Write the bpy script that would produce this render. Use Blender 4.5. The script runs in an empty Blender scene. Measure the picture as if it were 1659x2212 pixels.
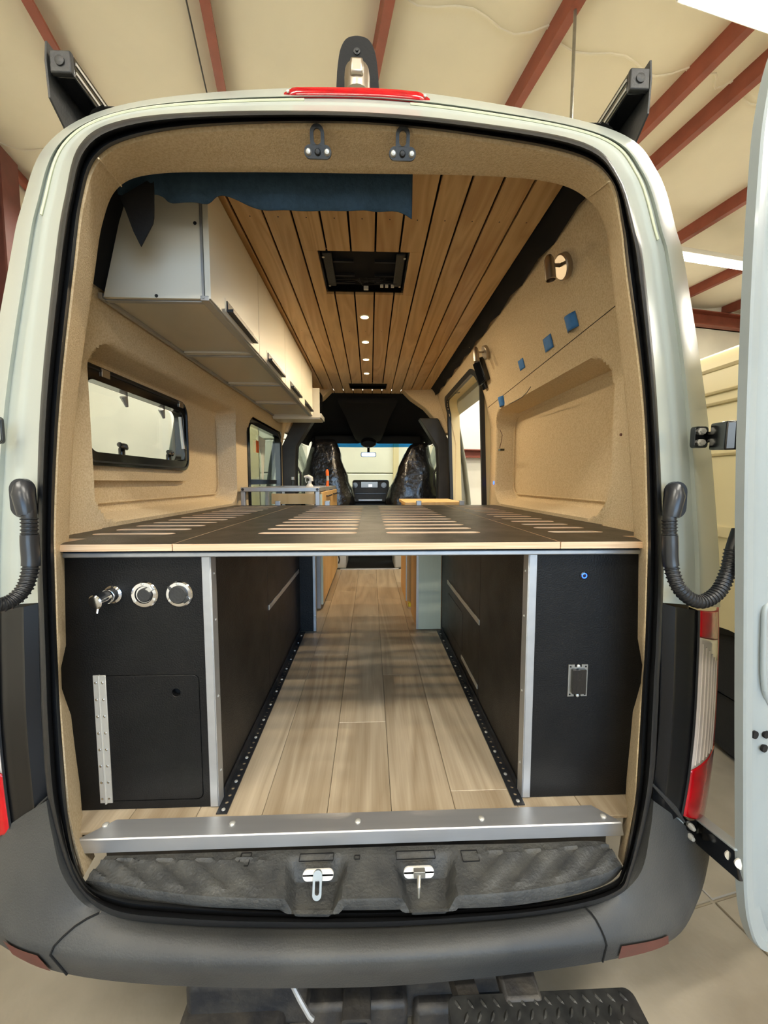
import bpy, bmesh, math, random
from mathutils import Vector, Matrix
from mathutils.geometry import tessellate_polygon
from mathutils import noise as mnoise
random.seed(7)
SC = bpy.context.scene
COL = SC.collection

# ------------------------------------------------------------------ camera
F, CX, CY = 831.0, 829.5, 1106.0          # pixels of the 1659 x 2212 frame
VPX, VPY = 800.0, 1041.0                  # vanishing point of the van's long axis
yaw = math.atan((CX - VPX) / F)
pitch = math.atan((CY - VPY) / math.hypot(F, CX - VPX))
CAM = Vector((0, 0, 1.62))
FWD = Vector((math.sin(yaw) * math.cos(pitch), math.cos(yaw) * math.cos(pitch), -math.sin(pitch)))
RIGHT = Vector((math.cos(yaw), -math.sin(yaw), 0))
UP = RIGHT.cross(FWD)
cd = bpy.data.cameras.new('camera')
cd.sensor_fit = 'VERTICAL'; cd.sensor_height = 36.0; cd.lens = F / 2212 * 36.0
cd.clip_start = 0.02; cd.clip_end = 100
cam = bpy.data.objects.new('camera', cd); COL.objects.link(cam)
cam.matrix_world = Matrix((( RIGHT.x, UP.x, -FWD.x, CAM.x), (RIGHT.y, UP.y, -FWD.y, CAM.y), (RIGHT.z, UP.z, -FWD.z, CAM.z), (0, 0, 0, 1)))
SC.camera = cam

# ------------------------------------------------------------------ view + world
SC.view_settings.view_transform = 'Standard'
SC.view_settings.look = 'None'
SC.view_settings.exposure = 0.08
SC.view_settings.gamma = 1.0
SC.view_settings.use_curve_mapping = False
SC.cycles.max_bounces = 8; SC.cycles.diffuse_bounces = 5; SC.cycles.glossy_bounces = 3
SC.cycles.use_adaptive_sampling = True; SC.cycles.adaptive_threshold = 0.03
SC.cycles.transparent_max_bounces = 12; SC.cycles.sample_clamp_indirect = 6.0
SC.cycles.use_denoising = True
SC.cycles.caustics_reflective = False; SC.cycles.caustics_refractive = False
W = bpy.data.worlds.new('sky'); SC.world = W; W.use_nodes = True
wn = W.node_tree.nodes; wl = W.node_tree.links
sky = wn.new('ShaderNodeTexSky'); sky.sky_type = 'HOSEK_WILKIE'; sky.turbidity = 4.0
sky.sun_direction = (0.3, 0.6, 0.75)
wl.new(sky.outputs[0], wn['Background'].inputs[0])
wn['Background'].inputs[1].default_value = 30.0

FLUO_W, TUBE_E, LED_W = 125.0, 12.0, 5.5     # lamp strengths, used by the lamp builders below

# ------------------------------------------------------------------ pixel -> place
def ray(x, y): return FWD + RIGHT * ((x - CX) / F) - UP * ((y - CY) / F)
def PY(x, y, Y): r = ray(x, y); return CAM + r * (Y / r.y)
def PZ(x, y, Z): r = ray(x, y); return CAM + r * ((Z - CAM.z) / r.z)
def PX(x, y, X): r = ray(x, y); return CAM + r * (X / r.x)

# building frame: the hall is turned 10.9 degrees against the van
BA = math.atan((VPX - 640.0) / F)
EF = Vector((-math.sin(BA), math.cos(BA), 0)); ER = Vector((math.cos(BA), math.sin(BA), 0))
def B(X, D, z): return ER * X + EF * D + Vector((0, 0, z))

# ------------------------------------------------------------------ materials
def lin(c):
    return tuple(((v / 255) / 12.92 if v / 255 <= 0.04045 else ((v / 255 + 0.055) / 1.055) ** 2.4) for v in c)
MATS = {}
def mat(name, rgb, rough=0.5, metal=0.0, var=0.0, vs=8.0, bump=0.0, bs=60.0, coat=0.0, stretch=(1, 1, 1), emit=0.0, spec=0.5, rgb2=None, det=4.0, brough=0.0, trans=0.0):
    m = bpy.data.materials.new(name); m.use_nodes = True; MATS[name] = m
    nt = m.node_tree; N = nt.nodes; L = nt.links; p = N['Principled BSDF']
    c = lin(rgb); p.inputs['Base Color'].default_value = (*c, 1)
    p.inputs['Roughness'].default_value = rough; p.inputs['Metallic'].default_value = metal
    p.inputs['Specular IOR Level'].default_value = spec
    p.inputs['Coat Weight'].default_value = coat; p.inputs['Coat Roughness'].default_value = 0.08
    p.inputs['Transmission Weight'].default_value = trans
    if emit:
        p.inputs['Emission Color'].default_value = (*c, 1); p.inputs['Emission Strength'].default_value = emit
    if var or bump:
        tc = N.new('ShaderNodeTexCoord'); mp = N.new('ShaderNodeMapping'); L.new(tc.outputs['Object'], mp.inputs[0])
        mp.inputs['Scale'].default_value = stretch
    if var:
        n = N.new('ShaderNodeTexNoise'); n.inputs['Scale'].default_value = vs; n.inputs['Detail'].default_value = det
        L.new(mp.outputs[0], n.inputs['Vector'])
        mx = N.new('ShaderNodeMix'); mx.data_type = 'RGBA'
        c2 = lin(rgb2) if rgb2 else tuple(v * (1 - var) for v in c)
        mx.inputs['A'].default_value = (*c, 1); mx.inputs['B'].default_value = (*c2, 1)
        rp = N.new('ShaderNodeValToRGB'); rp.color_ramp.elements[0].position = 0.35; rp.color_ramp.elements[1].position = 0.7
        L.new(n.outputs['Fac'], rp.inputs[0]); L.new(rp.outputs[0], mx.inputs['Factor']); L.new(mx.outputs['Result'], p.inputs['Base Color'])
        if brough:
            mr = N.new('ShaderNodeMapRange'); mr.inputs['To Min'].default_value = rough - brough; mr.inputs['To Max'].default_value = rough + brough
            L.new(n.outputs['Fac'], mr.inputs['Value']); L.new(mr.outputs[0], p.inputs['Roughness'])
    if bump:
        b = N.new('ShaderNodeTexNoise'); b.inputs['Scale'].default_value = bs; b.inputs['Detail'].default_value = 3
        L.new(mp.outputs[0], b.inputs['Vector'])
        bn = N.new('ShaderNodeBump'); bn.inputs['Strength'].default_value = bump; bn.inputs['Distance'].default_value = 0.01
        L.new(b.outputs['Fac'], bn.inputs['Height']); L.new(bn.outputs[0], p.inputs['Normal'])
    return m
def wood(name, rgb, rgb2, rough=0.45, axis=1, ring=9.0, fine=0.35):
    """planks running along `axis`; every object gets its own piece of the tree"""
    m = bpy.data.materials.new(name); m.use_nodes = True; MATS[name] = m
    nt = m.node_tree; N = nt.nodes; L = nt.links; p = N['Principled BSDF']
    tc = N.new('ShaderNodeTexCoord'); oi = N.new('ShaderNodeObjectInfo')
    add = N.new('ShaderNodeVectorMath'); add.operation = 'ADD'
    mul = N.new('ShaderNodeVectorMath'); mul.operation = 'SCALE'; mul.inputs['Scale'].default_value = 37.0
    cmb = N.new('ShaderNodeCombineXYZ')
    for k in range(3): L.new(oi.outputs['Random'], cmb.inputs[k])
    L.new(cmb.outputs[0], mul.inputs[0]); L.new(tc.outputs['Object'], add.inputs[0]); L.new(mul.outputs[0], add.inputs[1])
    mp = N.new('ShaderNodeMapping'); L.new(add.outputs[0], mp.inputs[0])
    s = [ring, ring, ring]; s[axis] = ring * 0.09; mp.inputs['Scale'].default_value = s
    n1 = N.new('ShaderNodeTexNoise'); n1.inputs['Scale'].default_value = 1.0; n1.inputs['Detail'].default_value = 2.0; n1.inputs['Distortion'].default_value = 0.6
    L.new(mp.outputs[0], n1.inputs['Vector'])
    ms = N.new('ShaderNodeMath'); ms.operation = 'MULTIPLY'; ms.inputs[1].default_value = 11.0; L.new(n1.outputs['Fac'], ms.inputs[0])
    fr = N.new('ShaderNodeMath'); fr.operation = 'PINGPONG'; fr.inputs[1].default_value = 1.0; L.new(ms.outputs[0], fr.inputs[0])
    mp2 = N.new('ShaderNodeMapping'); L.new(add.outputs[0], mp2.inputs[0])
    s2 = [180, 180, 180]; s2[axis] = 5; mp2.inputs['Scale'].default_value = s2
    n2 = N.new('ShaderNodeTexNoise'); n2.inputs['Scale'].default_value = 1.0; n2.inputs['Detail'].default_value = 2.0; L.new(mp2.outputs[0], n2.inputs['Vector'])
    a = N.new('ShaderNodeMath'); a.operation = 'MULTIPLY_ADD'; a.inputs[1].default_value = fine
    L.new(n2.outputs['Fac'], a.inputs[0])
    b = N.new('ShaderNodeMath'); b.operation = 'MULTIPLY'; b.inputs[1].default_value = 1 - fine; L.new(fr.outputs[0], b.inputs[0]); L.new(b.outputs[0], a.inputs[2])
    pv = N.new('ShaderNodeMath'); pv.operation = 'MULTIPLY_ADD'; pv.inputs[1].default_value = 0.5; pv.inputs[2].default_value = -0.25
    L.new(oi.outputs['Random'], pv.inputs[0])
    sm = N.new('ShaderNodeMath'); sm.operation = 'ADD'; sm.use_clamp = True; L.new(a.outputs[0], sm.inputs[0]); L.new(pv.outputs[0], sm.inputs[1])
    mx = N.new('ShaderNodeMix'); mx.data_type = 'RGBA'; mx.inputs['A'].default_value = (*lin(rgb), 1); mx.inputs['B'].default_value = (*lin(rgb2), 1)
    L.new(sm.outputs[0], mx.inputs['Factor']); L.new(mx.outputs['Result'], p.inputs['Base Color'])
    p.inputs['Roughness'].default_value = rough
    bn = N.new('ShaderNodeBump'); bn.inputs['Strength'].default_value = 0.12; bn.inputs['Distance'].default_value = 0.004
    L.new(n2.outputs['Fac'], bn.inputs['Height']); L.new(bn.outputs[0], p.inputs['Normal'])
    return m
def glass(name, rgb=(235, 245, 240), mixf=0.12, rough=0.02):
    m = bpy.data.materials.new(name); m.use_nodes = True; MATS[name] = m
    nt = m.node_tree; N = nt.nodes; L = nt.links; N.remove(N['Principled BSDF'])
    t = N.new('ShaderNodeBsdfTransparent'); t.inputs[0].default_value = (*lin(rgb), 1)
    g = N.new('ShaderNodeBsdfGlossy'); g.inputs['Roughness'].default_value = rough
    fz = N.new('ShaderNodeLayerWeight'); fz.inputs[0].default_value = 0.5
    pw = N.new('ShaderNodeMath'); pw.operation = 'POWER'; pw.inputs[1].default_value = 5.0; L.new(fz.outputs['Facing'], pw.inputs[0])
    ad = N.new('ShaderNodeMath'); ad.operation = 'ADD'; ad.inputs[1].default_value = mixf; ad.use_clamp = True; L.new(pw.outputs[0], ad.inputs[0])
    mx = N.new('ShaderNodeMixShader'); L.new(ad.outputs[0], mx.inputs[0]); L.new(t.outputs[0], mx.inputs[1]); L.new(g.outputs[0], mx.inputs[2])
    L.new(mx.outputs[0], N['Material Output'].inputs[0])
    return m
def emission(name, rgb, s):
    m = bpy.data.materials.new(name); m.use_nodes = True; MATS[name] = m
    p = m.node_tree.nodes['Principled BSDF']
    p.inputs['Base Color'].default_value = (*lin(rgb), 1)
    p.inputs['Emission Color'].default_value = (*lin(rgb), 1); p.inputs['Emission Strength'].default_value = s
    return m

mat('concrete', (146, 137, 121), 0.55, var=0.35, vs=1.6, bump=0.3, bs=14, rgb2=(104, 95, 80), det=11, brough=0.15)
mat('asphalt', (120, 118, 112), 0.9, var=0.3, vs=20)
mat('insulation', (236, 229, 210), 0.75, var=0.08, vs=1.2, bump=0.25, bs=3.0)
mat('liner_wall', (240, 236, 222), 0.7, var=0.10, vs=1.5, bump=0.2, bs=4.0)
mat('tan_panel', (226, 208, 164), 0.6, var=0.05, vs=2)
mat('red_steel', (142, 72, 54), 0.5, var=0.25, vs=6, bump=0.05, bs=40)
mat('dark_red_steel', (96, 44, 36), 0.55, var=0.3, vs=5)
mat('galvanised', (170, 168, 160), 0.4, metal=0.8, var=0.2, vs=20)
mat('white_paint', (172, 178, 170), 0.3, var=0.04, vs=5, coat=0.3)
mat('white_paint_shaded', (150, 158, 159), 0.35, var=0.06, vs=6, coat=0.2, bump=0.02, bs=18)  # same white as the body, darkened: the door's shade is in the colour
mat('cream_paint', (226, 210, 164), 0.5, var=0.04, vs=3)
mat('sealer', (204, 206, 178), 0.5, var=0.08, vs=14, bump=0.1, bs=30)
mat('rubber', (26, 27, 29), 0.42, bump=0.05, bs=80)
mat('rubber_gloss', (34, 36, 40), 0.28)
mat('black_plastic', (34, 35, 36), 0.5, var=0.25, vs=7, bump=0.12, bs=160, rgb2=(48, 48, 47))
mat('bumper_plastic', (50, 51, 51), 0.55, var=0.35, vs=5, bump=0.15, bs=220, rgb2=(66, 66, 64), det=8)
mat('tread_plastic', (50, 51, 51), 0.6, var=0.5, vs=18, bump=0.35, bs=140, rgb2=(74, 74, 71), det=10)
mat('gloss_black', (14, 14, 15), 0.16, coat=0.5)
mat('panel_black', (17, 17, 18), 0.34, spec=0.3)
mat('soft_black', (20, 20, 21), 0.85, bump=0.1, bs=120)
mat('void_black', (6, 6, 6), 0.95)
mat('tan_fabric', (222, 204, 172), 0.95, var=0.22, vs=160, bump=0.35, bs=260, spec=0.15, rgb2=(204, 182, 146), det=2)
mat('navy_cloth', (60, 82, 102), 0.95, var=0.2, vs=60, bump=0.3, bs=120, spec=0.1)
wood('oak_ceiling', (216, 182, 132), (182, 142, 92), 0.42)
wood('floor_wood', (190, 175, 151), (140, 122, 98), 0.33, ring=6.0, fine=0.5)
wood('birch', (232, 196, 136), (216, 174, 110), 0.5, axis=2, ring=5.0)
mat('ply_edge', (222, 198, 166), 0.7, var=0.3, vs=120, stretch=(0.05, 0.05, 6), rgb2=(186, 150, 116))
mat('pale_board', (222, 228, 204), 0.6, var=0.05, vs=60, stretch=(4, 4, .1))
mat('black_ply', (20, 20, 20), 0.45, var=0.35, vs=9, bump=0.18, bs=240, spec=0.25, rgb2=(13, 13, 13), brough=0.08)
mat('black_ply_sheen', (32, 30, 29), 0.38, var=0.35, vs=9, bump=0.25, bs=300, spec=0.4, rgb2=(22, 21, 20), brough=0.1)  # same ply as the end panels, lightened to paint in the side panels' sheen
mat('black_ply_lit', (44, 39, 35), 0.36, var=0.3, vs=12, bump=0.3, bs=300, spec=0.4, rgb2=(32, 29, 27), brough=0.1)  # same ply again, paler and browner: light on the deck put into the colour
mat('swage', (176, 158, 112), 0.5)
mat('aluminium', (205, 206, 208), 0.38, metal=0.8, var=0.12, vs=30, stretch=(.05, 1, 1))
mat('aluminium_matte', (186, 188, 190), 0.42, metal=0.7, var=0.1, vs=20)
mat('zinc', (200, 198, 190), 0.4, metal=0.5)
mat('chrome', (225, 226, 228), 0.08, metal=1.0)
mat('nickel', (178, 168, 154), 0.36, metal=1.0)
mat('white_laminate', (226, 222, 208), 0.38, var=0.03, vs=4)
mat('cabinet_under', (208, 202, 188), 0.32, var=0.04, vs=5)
mat('red_lens', (186, 6, 20), 0.15, coat=0.6, spec=0.3, var=0.5, vs=14, rgb2=(136, 4, 14))
mat('dark_red_lens', (140, 18, 24), 0.45, spec=0.2)
mat('reflector_red', (96, 30, 32), 0.4, var=0.3, vs=20)
mat('clear_lens', (198, 190, 184), 0.14, coat=1.0)
mat('tape_blue', (58, 124, 196), 0.7, var=0.15, vs=40)
mat('orange', (244, 112, 36), 0.45)
mat('white_plastic', (232, 230, 222), 0.4)
mat('yellow', (236, 204, 30), 0.5)
mat('screen', (20, 22, 26), 0.08, coat=1)
mat('seat_plastic', (22, 22, 24), 0.2, var=0.4, vs=30, bump=0.9, bs=22, coat=0.4, rgb2=(34, 33, 33))
mat('diamond_plate', (44, 45, 45), 0.38, metal=0.5, var=0.4, vs=30, rgb2=(70, 70, 68))
mat('under_metal', (44, 44, 46), 0.55, metal=0.3, var=0.5, vs=18, bump=0.3, bs=50, rgb2=(72, 68, 62), det=9)
mat('tyre', (30, 30, 30), 0.8, bump=0.2, bs=60)
mat('paper', (214, 220, 208), 0.8)
glass('window_glass', (222, 232, 228), 0.06)
glass('acrylic', (236, 240, 238), 0.03, 0.05)
glass('tint_blue', (40, 120, 190), 0.04)
emission('tube_light', (255, 246, 220), TUBE_E)
emission('led_warm', (255, 214, 140), 26.0)
emission('led_blue', (30, 70, 255), 9.0)
emission('display_white', (220, 226, 230), 1.6)

# ------------------------------------------------------------------ mesh builder
ROOTLOC = {}
def rloc(o): return ROOTLOC.get(o.name, Vector((0, 0, 0))) if o else Vector((0, 0, 0))
class MB:
    def __init__(s): s.v = []; s.f = []; s.m = []
    def add(s, vs, fs, mi=0):
        o = len(s.v); s.v += [Vector(v) for v in vs]
        for f in fs: s.f.append([i + o for i in f]); s.m.append(mi)
        return s
    def box(s, x0, x1, y0, y1, z0, z1, mi=0):
        return s.add([(x0, y0, z0), (x1, y0, z0), (x1, y1, z0), (x0, y1, z0), (x0, y0, z1), (x1, y0, z1), (x1, y1, z1), (x0, y1, z1)],
                     [(0, 3, 2, 1), (4, 5, 6, 7), (0, 1, 5, 4), (1, 2, 6, 5), (2, 3, 7, 6), (3, 0, 4, 7)], mi)
    def obox(s, c, ax, ay, az, mi=0):
        """half-axis vectors"""
        c, ax, ay, az = Vector(c), Vector(ax), Vector(ay), Vector(az)
        vs = [c + ax * i + ay * j + az * k for k in (-1, 1) for i, j in ((-1, -1), (1, -1), (1, 1), (-1, 1))]
        fl = [(0, 3, 2, 1), (4, 5, 6, 7), (0, 1, 5, 4), (1, 2, 6, 5), (2, 3, 7, 6), (3, 0, 4, 7)]
        if ax.cross(ay).dot(az) < 0: fl = [tuple(reversed(f)) for f in fl]
        return s.add(vs, fl, mi)
    def bar(s, p0, p1, w, h, up=(0, 0, 1), mi=0):
        p0, p1 = Vector(p0), Vector(p1); d = p1 - p0; t = d.normalized(); up = Vector(up)
        sd = t.cross(up).normalized(); u = sd.cross(t)
        return s.obox((p0 + p1) / 2, sd * w / 2, d / 2, u * h / 2, mi)
    def tube(s, pts, r, seg=10, cap=True, mi=0, flat=1.0):
        pts = [Vector(p) for p in pts]; n = len(pts); rr = r if isinstance(r, (list, tuple)) else [r] * n
        o = len(s.v); prev = None
        for i in range(n):
            t = (pts[min(i + 1, n - 1)] - pts[max(i - 1, 0)]).normalized()
            if prev is None:
                a = Vector((0, 0, 1)) if abs(t.z) < 0.9 else Vector((1, 0, 0)); u = t.cross(a).normalized()
            else: u = (prev - t * prev.dot(t)).normalized()
            prev = u; w = t.cross(u)
            for k in range(seg):
                a = 2 * math.pi * k / seg; s.v.append(pts[i] + (u * math.cos(a) + w * math.sin(a) * flat) * rr[i])
        for i in range(n - 1):
            for k in range(seg):
                a = o + i * seg + k; b = o + i * seg + (k + 1) % seg
                s.f.append([a, b, b + seg, a + seg]); s.m.append(mi)
        if cap:
            s.f.append([o + k for k in reversed(range(seg))]); s.m.append(mi)
            s.f.append([o + (n - 1) * seg + k for k in range(seg)]); s.m.append(mi)
        return s
    def cyl(s, p0, p1, r, seg=16, mi=0, r1=None): return s.tube([p0, p1], [r, r if r1 is None else r1], seg, True, mi)
    def lathe(s, p, axis, prof, seg=20, mi=0):
        p = Vector(p); ax = Vector(axis).normalized()
        pts = [p + ax * t for r, t in prof]
        a = Vector((0, 0, 1)) if abs(ax.z) < 0.9 else Vector((1, 0, 0)); u = ax.cross(a).normalized(); w = ax.cross(u)
        o = len(s.v)
        for (r, t), q in zip(prof, pts):
            for k in range(seg):
                an = 2 * math.pi * k / seg; s.v.append(q + (u * math.cos(an) + w * math.sin(an)) * max(r, 1e-4))
        for i in range(len(prof) - 1):
            for k in range(seg):
                a_ = o + i * seg + k; b_ = o + i * seg + (k + 1) % seg
                s.f.append([a_, b_, b_ + seg, a_ + seg]); s.m.append(mi)
        s.f.append([o + k for k in reversed(range(seg))]); s.m.append(mi)
        s.f.append([o + (len(prof) - 1) * seg + k for k in range(seg)]); s.m.append(mi)
        return s
    def loft(s, loops, closed=False, mi=0, flip=False, capends=False):
        o = len(s.v); n = len(loops[0])
        for lp in loops: s.v += [Vector(p) for p in lp]
        for i in range(len(loops) - 1):
            for k in range(n if closed else n - 1):
                a = o + i * n + k; b = o + i * n + (k + 1) % n
                q = [a, b, b + n, a + n]
                s.f.append(q[::-1] if flip else q); s.m.append(mi)
        if capends:
            s.f.append([o + k for k in (range(n) if flip else reversed(range(n)))]); s.m.append(mi)
            s.f.append([o + (len(loops) - 1) * n + k for k in (reversed(range(n)) if flip else range(n))]); s.m.append(mi)
        return s
    def plate(s, outer, holes, o, ex, ey, t, mi=0, side=None, offs=0.0):
        """flat plate with holes: 2-D loops in the (ex, ey) plane at o; thickness t against ex x ey"""
        side = mi if side is None else side
        o, ex, ey = Vector(o), Vector(ex).normalized(), Vector(ey).normalized(); n = ex.cross(ey)
        loops = [outer] + list(holes)
        area = lambda l: sum(l[i][0] * l[(i + 1) % len(l)][1] - l[(i + 1) % len(l)][0] * l[i][1] for i in range(len(l)))
        loops = [(l if (area(l) > 0) == (k == 0) else l[::-1]) for k, l in enumerate(loops)]
        flat = [p for l in loops for p in l]; N = len(flat)
        tri = tessellate_polygon([[Vector((p[0], p[1], 0)) for p in l] for l in loops])
        b = len(s.v)
        s.v += [o + ex * p[0] + ey * p[1] + n * offs for p in flat] + [o + ex * p[0] + ey * p[1] + n * (offs - t) for p in flat]
        for a in tri:
            p0, p1, p2 = (flat[i] for i in a)
            if (p1[0] - p0[0]) * (p2[1] - p0[1]) - (p2[0] - p0[0]) * (p1[1] - p0[1]) < 0: a = a[::-1]
            s.f.append([b + i for i in a]); s.m.append(mi)
            s.f.append([b + N + i for i in a[::-1]]); s.m.append(mi)
        k = 0
        for l in loops:
            for i in range(len(l)):
                p, q = b + k + i, b + k + (i + 1) % len(l)
                s.f.append([p, p + N, q + N, q]); s.m.append(side)
            k += len(l)
        return s
    def build(s, name, mats, parent=None, bevel=0.0, seg=2, smooth=35.0, label=None, subsurf=0, origin=None):
        me = bpy.data.meshes.new(name); off = rloc(parent)
        org = Vector(origin) if origin is not None else off
        me.from_pydata([v - org for v in s.v], [], s.f); me.validate()
        for mname in ([mats] if isinstance(mats, str) else mats): me.materials.append(MATS[mname])
        if len(me.polygons) == len(s.m): me.polygons.foreach_set('material_index', s.m)
        ob = bpy.data.objects.new(name, me); COL.objects.link(ob)
        ob.location = org - off
        if parent: ob.parent = parent
        ROOTLOC[ob.name] = org
        if smooth:
            me.shade_smooth(); me.set_sharp_from_angle(angle=math.radians(smooth))
        if bevel:
            bv = ob.modifiers.new('bevel', 'BEVEL'); bv.width = bevel; bv.segments = seg; bv.limit_method = 'ANGLE'; bv.angle_limit = math.radians(40)
            bv.harden_normals = False
        if subsurf:
            sb = ob.modifiers.new('subsurf', 'SUBSURF'); sb.levels = subsurf; sb.render_levels = subsurf
        if label: ob['label'] = label
        return ob
def tag(o, label, cat, group=None, kind=None):
    o['label'] = label; o['category'] = cat
    if group: o['group'] = group
    if kind: o['kind'] = kind
    return o
def thing(name, loc, label, cat, group=None):
    o = bpy.data.objects.new(name, None); COL.objects.link(o); o.location = loc; o.empty_display_size = 0.1
    ROOTLOC[o.name] = Vector(loc)
    return tag(o, label, cat, group)
def struct(o, label, cat='structure'):
    o['kind'] = 'structure'; o['label'] = label; o['category'] = cat; return o
def rrect(x0, x1, y0, y1, r, n=5):
    out = []
    for cx, cy, a0 in ((x1 - r, y1 - r, 0), (x0 + r, y1 - r, 90), (x0 + r, y0 + r, 180), (x1 - r, y0 + r, 270)):
        for k in range(n + 1):
            a = math.radians(a0 + 90 * k / n); out.append((cx + r * math.cos(a), cy + r * math.sin(a)))
    return out
def slot(x0, x1, y0, y1, n=5): return rrect(x0, x1, y0, y1, min(abs(x1 - x0), abs(y1 - y0)) / 2 * 0.999, n)
def circ(cx, cy, r, n=16): return [(cx + r * math.cos(2 * math.pi * k / n), cy + r * math.sin(2 * math.pi * k / n)) for k in range(n)]
def crom(P, m, closed=False):
    """Catmull-Rom through 3-D (or n-D) control points, m steps a span"""
    n = len(P); out = []
    for i in range(n if closed else n - 1):
        g = (lambda j: P[j % n]) if closed else (lambda j: P[max(0, min(n - 1, j))])
        a, b, c, d = g(i - 1), g(i), g(i + 1), g(i + 2)
        for k in range(m):
            t = k / m
            out.append(tuple(0.5 * (2 * b[q] + (c[q] - a[q]) * t + (2 * a[q] - 5 * b[q] + 4 * c[q] - d[q]) * t * t + (3 * b[q] - a[q] - 3 * c[q] + d[q]) * t ** 3) for q in range(len(b))))
    if not closed: out.append(tuple(P[-1]))
    return out
def interp(tab, z):
    if z <= tab[0][0]: return tab[0][1]
    for (a, b), (c, d) in zip(tab, tab[1:]):
        if z <= c: return b + (d - b) * (z - a) / (c - a)
    return tab[-1][1]
def sstep(a, b, x):
    t = max(0, min(1, (x - a) / (b - a))); return t * t * (3 - 2 * t)
def sdrr(x, y, x0, x1, y0, y1, r):
    """signed distance to a rounded rectangle"""
    qx = abs(x - (x0 + x1) / 2) - (x1 - x0) / 2 + r; qy = abs(y - (y0 + y1) / 2) - (y1 - y0) / 2 + r
    return math.hypot(max(qx, 0), max(qy, 0)) + min(max(qx, qy), 0) - r

# ================================================================== THE HALL
CEZ = 5.62
XL, XR, DB, DF = -3.55, 11.0, -6.5, 7.2
def PBX(px, py, X):
    r = ray(px, py); t = X / r.dot(ER); return CAM + r * t
def PBD(px, py, D):
    r = ray(px, py); t = D / r.dot(EF); return CAM + r * t
def toB(p): return p.dot(ER), p.dot(EF), p.z
def bbox(mb, X0, X1, D0, D1, z0, z1, mi=0):
    return mb.obox(B((X0 + X1) / 2, (D0 + D1) / 2, (z0 + z1) / 2), ER * (X1 - X0) / 2, EF * (D1 - D0) / 2, Vector((0, 0, (z1 - z0) / 2)), mi)
m = MB(); bbox(m, XL - .3, XR + .3, DB - 8, DF + .3, -0.25, -0.006)
fl = struct(m.build('floor', 'concrete', smooth=0), 'worn concrete floor of the workshop with dusty patches', 'floor')
xs = [XL - .2, -1.62, 1.55, 4.7, 7.9, XR + .2]; ds = [DB - .2, -3.0, 1.05, 5.1, DF + .2]
for i in range(5):
    for j in range(4):
        m = MB(); bbox(m, xs[i] + .004, xs[i + 1] - .004, ds[j] + .004, ds[j + 1] - .004, -0.02, 0.0)
        m.build('floor_slab', 'concrete', fl, bevel=0.004, seg=1)
m = MB(); bbox(m, XL - 6, XR + 6, DB - 14, DB - .2, -0.03, -0.004)
struct(m.build('trim_apron', 'asphalt', smooth=0), 'grey paved yard outside the open roller door', 'ground')

# walls (liner-covered sheets); back wall has the open roller door, left wall a window
def wallplate(name, o, ex, w, h, holes, matn, label, t=0.12, inward=1):
    m = MB(); m.plate([(0, 0), (w, 0), (w, h), (0, h)], holes, o, ex, (0, 0, 1), t)
    return struct(m.build(name, matn, smooth=0), label, 'wall')
wallplate('wall_front', B(XL - .1, DF, 0), ER, XR - XL + .2, CEZ + .2, [], 'liner_wall', 'pale insulated end wall of the workshop beyond the van', .12)
wallplate('wall_right', B(XR, DB, 0), EF, DF - DB, CEZ + .2, [], 'liner_wall', 'pale insulated side wall far to the right')
wp = toB(PBX(228, 932, XL)); wy = wp[1] - DB
w0, w1, wz0, wz1 = wy - .36, wy + .36, wp[2] - .33, wp[2] + .33
# left wall: seen from inside its normal must face +X: build along -EF
wl_o = B(XL, DF, 0)
wL = DF - DB
wallplate('wall_left', wl_o, -EF, wL, CEZ + .2, [[(wL - w0, wz0), (wL - w1, wz0), (wL - w1, wz1), (wL - w0, wz1)]], 'liner_wall', 'stained cream insulated wall left of the van')
m = MB(); o = B(XL - .02, DB, 0)
for a, b in (((w0, wz0), (w1, wz0)), ((w1, wz0), (w1, wz1)), ((w1, wz1), (w0, wz1)), ((w0, wz1), (w0, wz0))):
    m.bar(o + EF * a[0] + Vector((0, 0, a[1])), o + EF * b[0] + Vector((0, 0, b[1])), .05, .1, up=ER)
wf = struct(m.build('window_1', 'tape_blue'), 'small blue framed window in the left wall', 'window')
m = MB(); m.obox(o + EF * (w0 + w1) / 2 + Vector((0, 0, wp[2])), EF * .33, Vector((0, 0, .3)), ER * .004); m.build('pane', 'window_glass', wf)
DX0, DX1, DZ = -2.4, 3.6, 4.4
wallplate('wall_back', B(XL - .1, DB, 0), ER, XR - XL + .2, CEZ + .2, [[(DX0 - XL + .1, .001), (DX1 - XL + .1, .001), (DX1 - XL + .1, DZ), (DX0 - XL + .1, DZ)]], 'liner_wall', 'pale insulated wall behind the camera with the open roller door')
pl = bpy.data.lights.new('daylight_portal', 'AREA'); pl.shape = 'RECTANGLE'; pl.size = DX1 - DX0; pl.size_y = DZ
pl.cycles.is_portal = True
po = bpy.data.objects.new('daylight_portal', pl); COL.objects.link(po)
po.matrix_world = Matrix(((ER.x, 0, -EF.x, 0), (ER.y, 0, -EF.y, 0), (0, 1, 0, 0), (0, 0, 0, 1))).to_4x4()
po.location = B((DX0 + DX1) / 2, DB, DZ / 2)

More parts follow.
